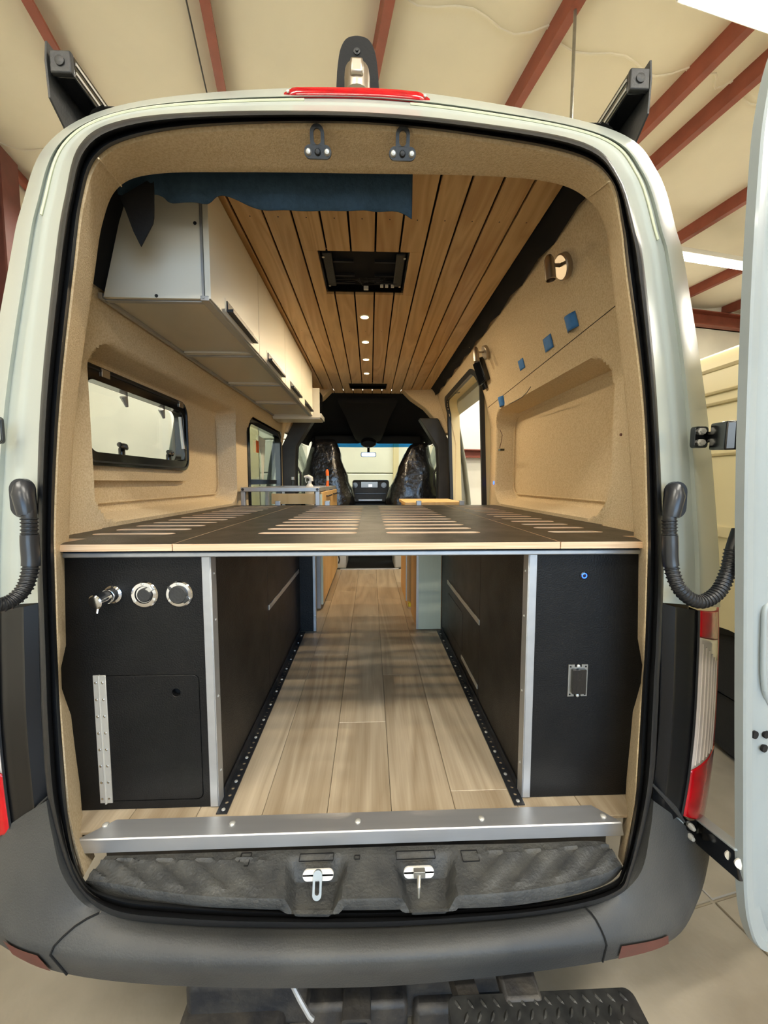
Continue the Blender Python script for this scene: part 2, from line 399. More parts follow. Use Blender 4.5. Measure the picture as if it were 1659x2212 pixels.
# ceiling: insulation blanket sagging between the purlins
PUR = [-3.4, -2.06, -0.68, 0.76, 2.24, 3.78, 4.33, 6.05, 8.0, 9.6, XR]
def ceil_z(X, D):
    z = CEZ
    for a, b in zip(PUR, PUR[1:]):
        if a <= X <= b:
            t = (X - a) / (b - a); w = b - a
            z -= 0.055 * w * 4 * t * (1 - t) * (1 + .45 * math.sin(D * 2.4 + a * 3) ** 2)
    return z
m = MB(); NX, ND = 150, 60
Xs = sorted(set([XL - .1] + [a + (b - a) * k / 12 for a, b in zip(PUR, PUR[1:]) for k in range(13)])); Ds = [DB - .1 + (DF - DB + .2) * k / ND for k in range(ND + 1)]
vs = [B(X, D, ceil_z(X, D)) for D in Ds for X in Xs]; n = len(Xs)
m.add(vs, [(j * n + i, (j + 1) * n + i, (j + 1) * n + i + 1, j * n + i + 1) for j in range(ND) for i in range(n - 1)])
bbox(m, XL - .3, XR + .3, DB - .2, DF + .2, CEZ + .08, CEZ + .16)
ce = struct(m.build('ceiling', 'insulation', smooth=60), 'cream insulation blanket lining the workshop roof between red purlins', 'ceiling')
for D in (-4.0, -1.6, .85, 3.3, 5.7):
    for a, b in zip(PUR, PUR[1:]):
        if b - a < .3: continue
        m = MB(); m.tube([B(a + (b - a) * k / 10, D + .06 * math.sin(k * .31 * math.pi), ceil_z(a + (b - a) * k / 10, D) - .004) for k in range(11)], .011, 6)
        m.build('insulation_seam', 'insulation', ce)
# purlins: red zed-sections, each one a beam of its own
PN = ['red roof purlin running along the left wall', 'red roof purlin above the left roof rack rail', 'red roof purlin left of the black roof bracket', 'red roof purlin directly behind the black roof bracket',
      'red roof purlin beside the thin hanging conduit', 'red roof purlin above the right roof rack rail', 'heavy red roof purlin reaching down past the right roof rack', 'red roof purlin behind the van at upper right', 'red roof purlin behind the glowing tube light',
      'red roof purlin close to the right wall', 'red eave member along the right wall']
for X, lb in zip(PUR, PN):
    m = MB(); h = .20
    sec = [(-.075, 0), (.006, 0), (.006, -h + .006), (.075, -h + .006), (.075, -h + .03), (.082, -h + .03), (.082, -h), (0, -h), (0, -.006), (-.068, -.006), (-.068, -.03), (-.075, -.03)]
    L0 = [B(X + a, DB, CEZ + .02 + b) for a, b in sec]; L1 = [B(X + a, DF, CEZ + .02 + b) for a, b in sec]
    m.loft([L0, L1], closed=True, flip=True); tag(m.build('roof_purlin', 'red_steel', smooth=0), lb, 'beam', 'red roof purlins of the workshop')
# rafter + column at the left wall, eave beam and girts on the end wall
m = MB()
bbox(m, XL + .02, XL + .36, 5.64, 5.66, 0, CEZ - .2); bbox(m, XL + .02, XL + .04, 5.5, 5.8, 0, CEZ - .2); bbox(m, XL + .34, XL + .36, 5.5, 5.8, 0, CEZ - .2)
tag(m.build('steel_column', 'dark_red_steel', smooth=0), 'dark red steel column standing at the left wall', 'column')
m = MB(); bbox(m, XL + .1, XR - .1, DF - .05, DF, CEZ - .52, CEZ - .22); bbox(m, XL + .1, XR - .1, DF - .2, DF, CEZ - .24, CEZ - .22); bbox(m, XL + .1, XR - .1, DF - .2, DF, CEZ - .52, CEZ - .5)
tag(m.build('end_wall_beam', 'red_steel', smooth=0), 'red beam along the top of the far end wall', 'beam')
g0 = toB(PBD(955, 975, DF))
m = MB(); bbox(m, g0[0], XR - .1, DF - .16, DF, 2.10, 2.12); bbox(m, g0[0], XR - .1, DF - .03, DF, 2.10, 2.26); bbox(m, g0[0], XR - .1, DF - .16, DF, 2.24, 2.26)
tag(m.build('wall_girt', 'red_steel', smooth=0), 'red wall girt seen through the open sliding door', 'beam')
# closed sectional door in the end wall, ahead of the windscreen
d0, d1 = toB(PBD(560, 1000, DF))[0], toB(PBD(945, 1000, DF))[0]
m = MB(); bbox(m, d0 - .15, d0, DF - .12, DF, 0, 3.1); bbox(m, d1, d1 + .15, DF - .12, DF, 0, 3.1); bbox(m, d0 - .15, d1 + .15, DF - .12, DF, 2.95, 3.15)
dr = struct(m.build('door_1', 'tan_panel', smooth=0), 'closed pale sectional door in the end wall ahead of the windscreen', 'door')
for k in range(5):
    m = MB(); bbox(m, d0 + .01, d1 - .01, DF - .07, DF - .01, .02 + k * .59, .59 + k * .59); m.build('door_section', 'liner_wall' if k > 1 else 'tan_panel', dr, bevel=.012)
m = MB(); mid = d0 + (d1 - d0) * .74; bbox(m, mid - .05, mid + .05, DF - .12, DF - .07, .02, 2.95); m.build('mullion', 'tan_panel', dr)
# thin conduit hanging from the roof, cable beside purlin, roller-door bracket
p = PBD(1238, 150, 3.0); X, D, _ = toB(p)
m = MB(); m.cyl(B(X, D, CEZ - .1), B(X, D, 3.3), .013, 10); tag(m.build('hanging_conduit', 'galvanised'), 'thin grey conduit hanging straight down from the roof', 'pipe')
m = MB(); m.tube([B(-.80, DB + 1 + k * .9, CEZ - .07 - .03 * math.sin(k * 1.3) ** 2) for k in range(15)], .007, 6); tag(m.build('roof_cable', 'black_plastic'), 'thin black cable sagging beside a roof purlin', 'cable')
p = PBX(84, 318, XL + .36); t = thing('steel_bracket', p, 'grey steel bracket bolted to the dark red column', 'bracket')
m = MB(); m.obox(p, ER * .02, EF * .10, Vector((0, 0, .14))); m.build('plate', 'galvanised', t, bevel=.006)
m = MB(); m.lathe(p + ER * .02 + Vector((0, 0, .05)), ER, [(.12, 0), (.12, .03), (.10, .04), (.03, .04), (.03, .09), (.001, .09)], 24); m.build('pulley', 'galvanised', t)
m = MB(); m.obox(p - Vector((0, 0, .42)), ER * .02, EF * .05, Vector((0, 0, .26))); m.build('track', 'galvanised', t, bevel=.004)

# fluorescent fixtures: two in view, the rest of the rows behind the camera
def fixture(X, D, z, lb, L=2.4):
    t = thing('tube_light', B(X, D, z), lb, 'lamp', 'fluorescent tube lights under the roof')
    m = MB(); bbox(m, X - L / 2, X + L / 2, D - .10, D + .10, z, z + .07); m.build('housing', 'white_plastic', t, bevel=.01)
    for s in (-1, 1):
        for q in (-1, 1):
            m = MB(); m.tube([B(X + q * L / 4 - L / 4 + .02, D + s * .05, z - .022), B(X + q * L / 4 + L / 4 - .02, D + s * .05, z - .022)], .019, 10); m.build('tube', 'tube_light', t)
    for q in (-1, 1):
        m = MB(); m.cyl(B(X + q * L / 3, D, z + .07), B(X + q * L / 3, D, CEZ - .1), .006, 6); m.build('hanger', 'galvanised', t)
    ld = bpy.data.lights.new('tube_glow', 'AREA'); ld.shape = 'RECTANGLE'; ld.size = L - .1; ld.size_y = .16; ld.energy = FLUO_W; ld.color = (1.0, .95, .84)
    lo = bpy.data.objects.new('tube_glow', ld); COL.objects.link(lo); lo.parent = t
    lo.matrix_local = Matrix(((ER.x, -EF.x, 0, 0), (ER.y, -EF.y, 0, 0), (0, 0, 1, -.05), (0, 0, 0, 1)))
x1 = toB(PZ(1475, -34, 5.15)); fixture(x1[0] + 1.25, x1[1], 5.15, 'bright tube light at the top right corner above the open door')
x2 = toB(PZ(1535, 562, 5.15)); fixture(x2[0], x2[1], 5.15, 'tube light glowing between the van and its open door')
for X, D, lb in ((-2.0, -1.2, 'tube light above the left wall side, behind the camera'), (1.3, -1.6, 'tube light straight above and behind the camera'), (4.6, -1.2, 'tube light above the right bay, behind the camera'),
                 (-1.5, -4.2, 'tube light near the roller door, left'), (3.0, -4.2, 'tube light near the roller door, right'), (-1.2, 6.3, 'tube light ahead of the van beside the left wall'), (2.2, 6.3, 'tube light ahead of the windscreen'), (8.5, 2.5, 'tube light beyond the second van')):
    fixture(X, D, 4.95, lb)

# ================================================================== THE VAN
FZ = 0.70                      # load floor
CZ = 2.60                      # plank ceiling
VC = -0.03                     # van centre line
van = thing('cargo_van', (VC, 3.5, 0), 'white high-roof cargo van, rear doors open, fitted out inside as a camper', 'van')
HW = [(.60, .885), (1.40, .90), (2.0, .90), (2.2, .855), (2.35, .81), (2.45, .775), (2.56, .735), (2.66, .70)]
def hw(z): return interp(HW, z)
def PW(px, py, side, off=0.0):
    """pixel -> point on the side lining"""
    X = VC + side * .85
    for _ in range(8):
        p = PX(px, py, X); X = VC + side * (hw(p.z) + off)
    return PX(px, py, X)

# ---- rear frame, traced as loops (same stations on every loop)
LA = [(205, 1850, .985), (177, 1750, 1.03), (160, 1540, 1.07), (136, 1487, 1.08), (134, 1440, 1.08), (150, 1395, 1.08), (148, 1200, 1.08), (163, 900, 1.09), (203, 600, 1.10), (222, 480, 1.10), (256, 405, 1.10), (335, 376, 1.10), (520, 372, 1.10), (780, 375, 1.10)]
LB = [(179, 1896, .90), (146, 1756, .93), (131, 1560, .95), (127, 1487, .955), (126, 1448, .955), (123, 1390, .955), (116, 1166, .96), (128, 880, .965), (160, 570, .97), (178, 430, .97), (211, 340, .97), (300, 295, .97), (480, 271, .97), (780, 268, .97)]
LC = [(157, 1902, .875), (106, 1740, .91), (91, 1570, .93), (88, 1487, .935), (87, 1448, .935), (85, 1380, .935), (79, 1150, .94), (88, 860, .945), (119, 557, .95), (139, 430, .95), (172, 313, .95), (262, 260, .95), (460, 241, .95), (780, 242, .95)]
RA = [(1335, 1850, .985), (1351, 1725, 1.03), (1362, 1535, 1.07), (1383, 1475, 1.08), (1386, 1437, 1.08), (1371, 1380, 1.08), (1371, 1200, 1.08), (1354, 898, 1.09), (1322, 600, 1.10), (1307, 490, 1.10), (1266, 428, 1.10), (1190, 394, 1.10), (1040, 380, 1.10)]
RB = [(1346, 1870, .90), (1374, 1715, .93), (1384, 1545, .95), (1388, 1475, .955), (1391, 1437, .955), (1394, 1380, .955), (1400, 1180, .96), (1390, 870, .965), (1355, 590, .97), (1342, 480, .97), (1318, 388, .97), (1240, 335, .97), (1040, 296, .97)]
RC = [(1368, 1876, .875), (1409, 1705, .91), (1421, 1545, .93), (1424, 1475, .935), (1426, 1437, .935), (1429, 1380, .935), (1433, 1180, .94), (1419, 860, .945), (1392, 580, .95), (1375, 500, .95), (1338, 382, .95), (1262, 308, .95), (1040, 266, .95)]
def chain(L, R): return L + R[::-1]
A_, B_, C_ = chain(LA, RA), chain(LB, RB), chain(LC, RC)
def loop3(ch, m=8): return [PY(*q) for q in crom(ch, m)]
def mixl(a, b, t, dY): return [(p[0] + (q[0] - p[0]) * t, p[1] + (q[1] - p[1]) * t, p[2] + (q[2] - p[2]) * t + dY) for p, q in zip(a, b)]
LINSEG = {1, 2, 3, 4, 5, 20, 21, 22, 23, 24}
def loopt(ch, m=8):
    c = crom(ch, m); out = []
    for k, q in enumerate(c):
        i, t = divmod(k, m)
        if i in LINSEG: a, b = ch[i], ch[i + 1]; q = tuple(a[j] + (b[j] - a[j]) * t / m for j in range(3))
        out.append(PY(*q))
    return out
trim_loops = [loopt(mixl(B_, A_, t, d)) for t, d in ((-.1, .03), (0, .004), (.12, -.008), (.35, -.010), (.6, -.008), (.85, .0), (1, .0))]
back = [Vector((p.x + (.05 if p.x < 0 else -.05) * -1 * (1 if abs(p.x) > .5 else 0), p.y + .05, p.z + (.04 if p.z > 2.35 else 0))) for p in trim_loops[-1]]
m = MB(); m.loft(trim_loops + [back]); m.build('frame_trim', 'tan_fabric', van, smooth=50, label='tan fabric lining round the rear door frame')
# seam creases in the trim corners are built as thin cords
for (px, py), (qx, qy) in (((213, 342), (262, 402)), ((1316, 392), (1272, 425))):
    m = MB(); m.tube([PY(px + (qx - px) * k / 6, py + (qy - py) * k / 6, .955 + .13 * k / 6 - .004) for k in range(7)], .0022, 6); m.build('trim_seam', 'tan_fabric', van)
# weather seal: a fat rubber section running right round the opening
SB = [(1310, 1912, .868), (1180, 1946, .862), (980, 1960, .86), (790, 1966, .86), (560, 1964, .86), (380, 1952, .862), (250, 1936, .868)]
SCc = [(1330, 1938, .853), (1180, 1974, .842), (980, 1994, .838), (790, 2004, .838), (560, 2004, .838), (380, 1998, .842), (240, 1978, .853)]
sB, sC = B_ + SB, C_ + SCc
def loop3c(ch, m=6): return [PY(*q) for q in crom(ch, m, True)]
prof = [(0, .02), (.02, -.004), (.18, -.014), (.32, -.006), (.42, .004), (.5, -.012), (.68, -.024), (.86, -.018), (.98, -.002), (1, .02)]
m = MB(); m.loft([loop3c(mixl(sB, sC, t, d)) for t, d in prof], closed=True)
m.build('door_seal', 'rubber', van, smooth=60, label='black rubber weather seal round the rear opening')
# white door-frame flange and outer skin
TOP = slice(5, len(C_) - 5)
E_L = [(-62, 1312, 1.10), (-58, 1180, 1.10), (-34, 886, 1.11), (22, 557, 1.12), (46, 448, 1.12), (98, 315, 1.12), (225, 237, 1.12), (450, 200, 1.13), (780, 190, 1.14)]
E_R = [(1556, 1312, 1.10), (1552, 1180, 1.10), (1527, 886, 1.11), (1481, 580, 1.12), (1462, 500, 1.12), (1420, 370, 1.12), (1330, 283, 1.12), (1060, 222, 1.13)]
C_T = [(84, 1302, .94)] + C_[6:len(C_) - 6] + [(1432, 1302, .94)]
E_ = E_L + E_R[::-1]
flng = [(-.06, .03), (0, .012), (.22, .018), (.30, .010), (.36, .000), (.42, .004), (.56, -.006), (.64, -.030), (.70, -.034), (.86, -.02), (.95, -.012), (1.0, 0)]
fl_loops = [loop3(mixl(C_T, E_, t, d)) for t, d in flng]
E3 = fl_loops[-1]
skin1 = [Vector((p.x * 1.006 + .002, p.y + .25, p.z + .004)) for p in E3]
m = MB(); m.loft(fl_loops, mi=0); m.build('rear_frame', ['white_paint'], van, smooth=50, label='glossy white rear door frame and roof edge')
# beads of seam sealer on the frame
for sd, ii in ((0, range(30, 62)), (1, range(len(E3) - 62, len(E3) - 30))):
    lp = loop3(mixl(C_T, E_, .47, -.006)); m = MB(); m.tube([lp[i] for i in ii], .0032, 6); m.build('sealer_bead', 'sealer', van)
# outer skin of the roof and flanks (window and sliding-door openings left free)
N_ = len(E3); zs = [p.z for p in E3]
roof_i = [i for i in range(N_) if E3[i].z > 2.28]
def ext(i, Y): p = E3[i]; return Vector((p.x + (.015 if p.x > VC else -.015), Y, p.z + .012))
m = MB(); m.loft([[E3[i] for i in roof_i], [ext(i, 1.35) for i in roof_i], [ext(i, 4.3) for i in roof_i]]); m.build('roof_skin', 'white_paint', van, smooth=40)
def flank(side, holes, ztop):
    pts = sorted(((p.z, (p.x - VC) * side) for p in E3 if (p.x - VC) * side > .6 and p.z < 2.62)); lo = pts[0]
    tab = [(.45, lo[1] - .10), (.9, lo[1] - .07), (1.2, lo[1] - .03)] + [q for q in pts if q[0] > 1.25]
    ys = sorted({1.18, 1.3, 1.36, 1.44, 1.5, 2.0, 2.6, 2.7, 2.76, 2.84, 3.4, 4.35} | {h[i] for h in holes for i in (0, 1)})
    zs = sorted({.47, .8, 1.2, 1.40, 1.46, 1.52, 1.8, 2.10, 2.16, 2.22, 2.28, 2.34, ztop} | {h[i] for h in holes for i in (2, 3)})
    zs = [z for z in zs if z <= ztop]
    def sx(y, z):
        d = sdrr(y, z, 1.33, 2.78, 1.46, 2.16, .12)
        return Vector((VC + side * (interp(tab, z) + .055 * sstep(.06, -.02, d)), y, z))
    V = [sx(y, z) for z in zs for y in ys]; n = len(ys); Fc = []
    for j in range(len(zs) - 1):
        for i in range(n - 1):
            cy, cz = (ys[i] + ys[i + 1]) / 2, (zs[j] + zs[j + 1]) / 2
            if any(h[0] < cy < h[1] and h[2] < cz < h[3] for h in holes): continue
            q = [j * n + i, j * n + i + 1, (j + 1) * n + i + 1, (j + 1) * n + i]; Fc.append(q if side > 0 else q[::-1])
    m = MB(); m.add(V, Fc); o = m.build('side_skin', 'white_paint', van, smooth=50); sd = o.modifiers.new('solid', 'SOLIDIFY'); sd.thickness = .004; sd.offset = -1
flank(-1, [(1.30, 2.19, 1.64, 2.08), (2.97, 4.08, 1.20, 2.14)], 2.34)
flank(1, [(2.80, 3.94, .62, 2.5)], 2.34)

# ---- side linings with the flared niches
def lining(name, side, y0, y1, z0, z1, holes, seams=()):
    ny, nz = int((y1 - y0) / .0125), int((z1 - z0) / .0125)
    NI = (1.33, 2.71, 1.485, 2.095, .11) if side < 0 else (1.375, 2.64, 1.485, 2.085, .12); DEP = .115
    def surf(y, z):
        d = sdrr(y, z, *NI)
        x = hw(z) + DEP * sstep(.002, -.020, d)
        if d > 0: x -= .006 * math.exp(-(d / .03) ** 2)
        return Vector((VC + side * x, y, z))
    def snap(y, z):
        for h in holes:
            d = sdrr(y, z, *h); e = 1e-4
            if abs(d) < .0075:
                gx = (sdrr(y + e, z, *h) - d) / e; gz = (sdrr(y, z + e, *h) - d) / e; return y - gx * d, z - gz * d
        return y, z
    V = []; 
    for j in range(nz + 1):
        for i in range(ny + 1):
            V.append(snap(y0 + (y1 - y0) * i / ny, z0 + (z1 - z0) * j / nz))
    Fc = []
    for j in range(nz):
        for i in range(ny):
            q = [j * (ny + 1) + i, j * (ny + 1) + i + 1, (j + 1) * (ny + 1) + i + 1, (j + 1) * (ny + 1) + i]
            cy = sum(V[k][0] for k in q) / 4; cz = sum(V[k][1] for k in q) / 4
            if any(sdrr(cy, cz, *h) < -.004 for h in holes): continue
            Fc.append(q if side < 0 else q[::-1])
    m = MB(); m.add([surf(*v) for v in V], Fc)
    o = m.build(name, 'tan_fabric', van, smooth=60); sol = o.modifiers.new('solid', 'SOLIDIFY'); sol.thickness = .006; sol.offset = -1
    return o, surf
HL = [(1.42, 2.165, 1.685, 2.035, .06), (2.99, 4.06, 1.22, 2.12, .07)]
HR = [(2.815, 3.92, .62, 2.425, .12)]
ll, surfL = lining('side_lining', -1, 1.15, 4.14, .72, 2.57, HL); ll['label'] = 'tan fabric wall lining with window niche on the left side'
lr, surfR = lining('side_lining', 1, 1.15, 4.14, .72, 2.57, HR); lr['label'] = 'tan fabric wall lining with plain niche on the right side'
# panel joint of the right lining (a slim raised lip), from the taped joint in the photo
m = MB(); m.tube([Vector((VC + hw(2.215 - .0086 * k) - .001, 1.14 + 1.62 * k / 8, 2.215 - .0086 * k)) for k in range(9)], .0013, 6); m.build('lining_joint', 'soft_black', lr)
for s, o in ((-1, ll), (1, lr)):   # edge cord round the niche back
    m = MB(); pts = rrect(1.365, 2.675, 1.54, 2.06, .08, 6) if s < 0 else rrect(1.41, 2.605, 1.54, 2.05, .09, 6); pts.append(pts[0])
    m.tube([Vector((VC + s * (hw(min(z, 2.0)) + .106), y, z)) for y, z in pts], .004, 6); m.build('niche_seam', 'tan_fabric', o)
# black gap liner along the roof corners + roof liner above the planks
for s in (-1, 1):
    m = MB(); pr = [(hw(2.53) + .012, 2.53), (.75, 2.58), (.70, 2.64), (.55, 2.645)]
    m.loft([[Vector((VC + s * a, y, b)) for a, b in pr] for y in [1.16 + .2 * k for k in range(16)]], flip=s > 0)
    m.build('roof_corner_liner', 'soft_black', van, smooth=40)
    m = MB(); m.loft([[Vector((VC + s * (.672 + .010 * math.sin(k * 2.1) + q), 1.12 + k * .104, z)) for q, z in ((0, 2.612), (.028, 2.598), (.052, 2.565 + .006 * math.sin(k * 1.3)), (.06, 2.535))] for k in range(31)], flip=s > 0)
    m.build('gap_felt', 'void_black', van)
m = MB(); m.box(VC - .72, VC + .72, 1.17, 4.36, 2.645, 2.652); m.build('roof_liner', 'void_black', van, smooth=0)
m = MB(); m.box(VC - .72, VC + .72, 1.12, 1.16, 2.50, 2.565); m.box(VC - .52, VC + .52, 1.12, 1.16, 2.565, 2.625); m.build('header_backing', 'void_black', van, smooth=0)
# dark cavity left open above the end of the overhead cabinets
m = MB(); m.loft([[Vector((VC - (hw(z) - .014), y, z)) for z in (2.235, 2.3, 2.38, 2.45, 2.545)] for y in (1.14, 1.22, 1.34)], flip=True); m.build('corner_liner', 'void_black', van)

# ---- plank ceiling: one board per part, notched round the two fan openings
OP = [(-.224, .174, 1.726, 2.105), (-.214, .172, 3.94, 4.22)]
cb = MB()
for y in (1.3, 2.3, 3.2, 3.9): cb.box(VC - .66, VC + .66, y, y + .03, 2.625, 2.65)
ceil = cb.build('ceiling_batten', 'void_black', van, smooth=0)
PIT = .1037
for k in range(-7, 6):
    x0, x1 = .024 + k * PIT + .004, .024 + (k + 1) * PIT - .004
    m = MB(); ys = 1.17; segs = []
    ys_cuts = sorted([(o[2], o[3], o) for o in OP if o[0] < x1 and o[1] > x0])
    cur = 1.17
    for a, b, o in ys_cuts:
        m.box(x0, x1, cur, a, CZ, CZ + .014)
        if o[0] > x0 + .005: m.box(x0, o[0], a, b, CZ, CZ + .014)
        if o[1] < x1 - .005: m.box(o[1], x1, a, b, CZ, CZ + .014)
        cur = b
    m.box(x0, x1, cur, 4.365, CZ, CZ + .014)
    m.build('ceiling_plank', 'oak_ceiling', ceil, smooth=0, bevel=.0015, seg=1)
    for y in (1.52, 2.6, 3.6):
        d = MB(); d.cyl(((x0 + x1) / 2, y, CZ - .0004), ((x0 + x1) / 2, y, CZ + .004), .0028, 8); d.build('nail_head', 'black_plastic', ceil)
# ---- plank floor
fb = MB(); fb.box(VC - .86, VC + .86, 1.02, 4.02, FZ - .03, FZ - .009); fbo = fb.build('floor_base', 'void_black', van, smooth=0)
offs = [.35, .95, .15, .77, 1.02, .44, .80, .10, .55, .88]
for k in range(-5, 5):
    x0, x1 = -.123 + k * .18, -.123 + (k + 1) * .18; y = .972 - (1.2 - offs[(k + 5) % 10])
    if x0 > .80 or x1 < -.88: continue
    x0, x1 = max(x0, -.88), min(x1, .80)
    while y < 4.01:
        a, b = max(y, .972), min(y + 1.2, 4.018)
        if b - a > .03:
            m = MB(); m.box(x0 + .0006, x1 - .0006, a + .0006, b - .0006, FZ - .009, FZ); m.build('floor_plank', 'floor_wood', fbo, bevel=.0012, seg=1, smooth=0)
        y += 1.2
m = MB(); m.box(-.32, .30, 4.008, 4.038, FZ - .02, FZ + .006); m.build('floor_strip', 'aluminium', van, bevel=.002)

# ---- aluminium sill plate
yb = PZ(790, 1757, FZ).y; yf = PZ(790, 1796, FZ).y
m = MB(); sl, sr = -.742, .665
sec0 = [(yb, FZ + .001), (yb, FZ + .004), (yf, FZ + .004), (yf - .003, FZ + .002), (yf - .005, FZ - .031), (yf - .002, FZ - .031), (yf, FZ + .001)]
def sect(x, c): return [Vector((x + (c if i in (0, 1) else (-c * .4 if i in (4, 5) else -c * .25)), y, z)) for i, (y, z) in enumerate(sec0)]
m.loft([sect(sl, .05), sect(-.3, 0), sect(.25, 0), sect(sr, -.04)], closed=True, capends=True)
sp = m.build('sill_plate', 'aluminium', van, smooth=30, label='bright aluminium angle across the load floor edge')
for px, py in ((228, 1782), (502, 1779), (773, 1774), (1040, 1768), (1303, 1763)):
    q = PZ(px, py, FZ + .004); m = MB(); m.lathe(q, (0, 0, 1), [(.008, 0), (.008, .002), (.005, .0045), (.001, .005)], 12); m.build('screw', 'zinc', sp)

# ---- black plastic step tread with latch wells
TZ = FZ - .044
tb = [(212, 1872), (238, 1838), (420, 1835), (660, 1830), (900, 1826), (1120, 1822), (1300, 1818), (1328, 1850)]
tf = [(186, 1902), (240, 1908), (420, 1934), (660, 1942), (900, 1938), (1120, 1925), (1285, 1893), (1343, 1868)]
tl = [(182, 1908), (240, 1938), (420, 1958), (660, 1966), (900, 1964), (1120, 1955), (1295, 1916), (1347, 1874)]
def zc(lst, z, m=6): return [PZ(a, b, z) for a, b in crom(lst, m)]
b3 = [Vector((p.x, min(p.y, yf - .001), TZ)) for p in zc(tb, TZ)]; f3 = zc(tf, TZ - .006); l3 = [Vector((p.x, p.y, TZ - .042)) for p in zc(tl, TZ - .042)]
def wellw(x):   # latch wells dip the tread in front
    return max(sstep(.088, .058, abs(x + .138)), sstep(.088, .058, abs(x - .136)))
# dense resample along x for crisp wells
def dens(row, n=170):
    x0, x1 = row[0].x, row[-1].x; out = []; xs_ = [p.x for p in row]; j = 0
    for k in range(n + 1):
        x = x0 + (x1 - x0) * k / n
        while j < len(row) - 2 and row[j + 1].x < x: j += 1
        a, b = row[j], row[j + 1]; t = 0 if abs(b.x - a.x) < 1e-6 else max(0, min(1, (x - a.x) / (b.x - a.x))); out.append(a.lerp(b, t))
    return out
b3d, f3d, l3d = dens(b3), dens(f3), dens(l3)
rows = []
for t in [k / 16 for k in range(17)]:
    row = []
    for p, q in zip(b3d, f3d):
        v = p.lerp(q, t); w = wellw(v.x + (.02 * t * (1 if abs(v.x) > .137 else -1) * (1 if v.x > 0 else -1))) * sstep(.15, .40, t)
        s = (abs(v.x + .0) - .30) * 1.0 + (t - .5) * .16 * (1 if t > .2 else 0)
        rib = .006 * max(0, min(1, 4 * math.sin(s * 62))) * sstep(.12, .2, t) * sstep(.95, .85, t) * sstep(.25, .29, abs(v.x))
        row.append(Vector((v.x, v.y, v.z - .045 * w + rib)))
    rows.append(row)
rows += [[a.lerp(b, .12) + Vector((0, -.003, -.002 - .030 * wellw(a.x))) for a, b in zip(f3d, l3d)], l3d]
m = MB(); m.loft(rows, flip=True); tread = m.build('step_tread', 'tread_plastic', van, smooth=40, label='scuffed black plastic rear step tread')
for px0, px1, py0, py1 in ((512, 545, 1842, 1872), (645, 722, 1842, 1862), (765, 778, 1847, 1857), (856, 938, 1836, 1858), (1000, 1030, 1836, 1862)):
    a, b_ = PZ(px0, py1, TZ), PZ(px1, py0, TZ); m = MB()
    m.plate(rrect(a.x, b_.x, a.y, b_.y, .002, 2), [rrect(a.x + .0015, b_.x - .0015, a.y + .0015, b_.y - .0015, .001, 2)], (0, 0, TZ + .0015), (1, 0, 0), (0, 1, 0), .002); m.build('cover_outline', 'void_black', tread)
def striker(px, py, side):
    p = PZ(px, py, TZ - .005)
    m = MB(); m.plate(slot(p.x - .038, p.x + .038, -.012, .012), [], (0, p.y, TZ - .004), (1, 0, 0), (0, .35, 1), .006); s = m.build('latch_striker', 'white_plastic', van, bevel=.002)
    m = MB()
    if side < 0:
        m.plate(slot(p.x - .011, p.x + .011, -.052, .006, 6), [slot(p.x - .0055, p.x + .0055, -.042, -.012, 4)], (0, p.y - .006, TZ + .008), (1, 0, 0), (0, .5, 1), .008)
    else: m.tube([(p.x, p.y - .004, TZ + .004), (p.x - .004, p.y - .03, TZ - .01), (p.x - .005, p.y - .036, TZ - .03)], [.006, .005, .003], 8); m.obox((p.x, p.y - .008, TZ + .004), (.014, 0, 0), (0, .006, 0), (0, 0, .008))
    m.build('striker_loop', 'galvanised', s, bevel=.001)
striker(687, 1892, -1); striker(905, 1886, 1)
# upper strikers on the header
for px, py in ((687, 329), (869, 333)):
    p = PY(px, py, .985); n = Vector((0, -1, -.35)).normalized(); ey = Vector((0, -.35, 1)).normalized()
    m = MB()
    out = slot(-.032, .032, -.014, .012, 5)
    m.plate(out, [], p + n * .006, (1, 0, 0), ey, .006); m.plate(slot(-.0165, .0165, -.006, .050, 6), [slot(-.0085, .0085, .012, .042, 5)], p + n * .0065, (1, 0, 0), ey, .006)
    s = m.build('latch_striker', 'black_plastic', van, bevel=.0015)
    for dx in (-.022, 0, .022):
        m = MB(); m.lathe(p + Vector((dx, 0, 0)) + ey * -.002 + n * .004, n, [(.0075, 0), (.0075, .003), (.005, .007), (.001, .008)], 12); m.build('bolt', 'zinc' if dx else 'black_plastic', s)

# ---- bumper: top inner line, crease, bottom line
bI = [(100, 1730, .905), (112, 1800, .885), (140, 1900, .862), (215, 1972, .848), (400, 2004, .838), (790, 2008, .836), (1100, 1988, .838), (1290, 1955, .848), (1378, 1895, .862), (1404, 1800, .885), (1412, 1730, .905)]
bC = [(-70, 1860, 1.02), (-50, 1935, .93), (-5, 2005, .86), (110, 2052, .81), (400, 2078, .785), (790, 2074, .775), (1100, 2054, .785), (1340, 2028, .81), (1452, 2000, .86), (1502, 1925, .93), (1530, 1838, 1.02)]
bD = [(-74, 1890, 1.03), (-45, 1985, .95), (20, 2046, .885), (150, 2100, .845), (400, 2126, .825), (790, 2128, .82), (1100, 2101, .825), (1330, 2066, .845), (1455, 2022, .885), (1508, 1935, .95), (1530, 1850, 1.03)]
I3 = [PY(*q) for q in crom(bI, 6)]; C3 = [PY(*q) for q in crom(bC, 6)]; D3 = [PY(*q) for q in crom(bD, 6)]
n = len(I3)
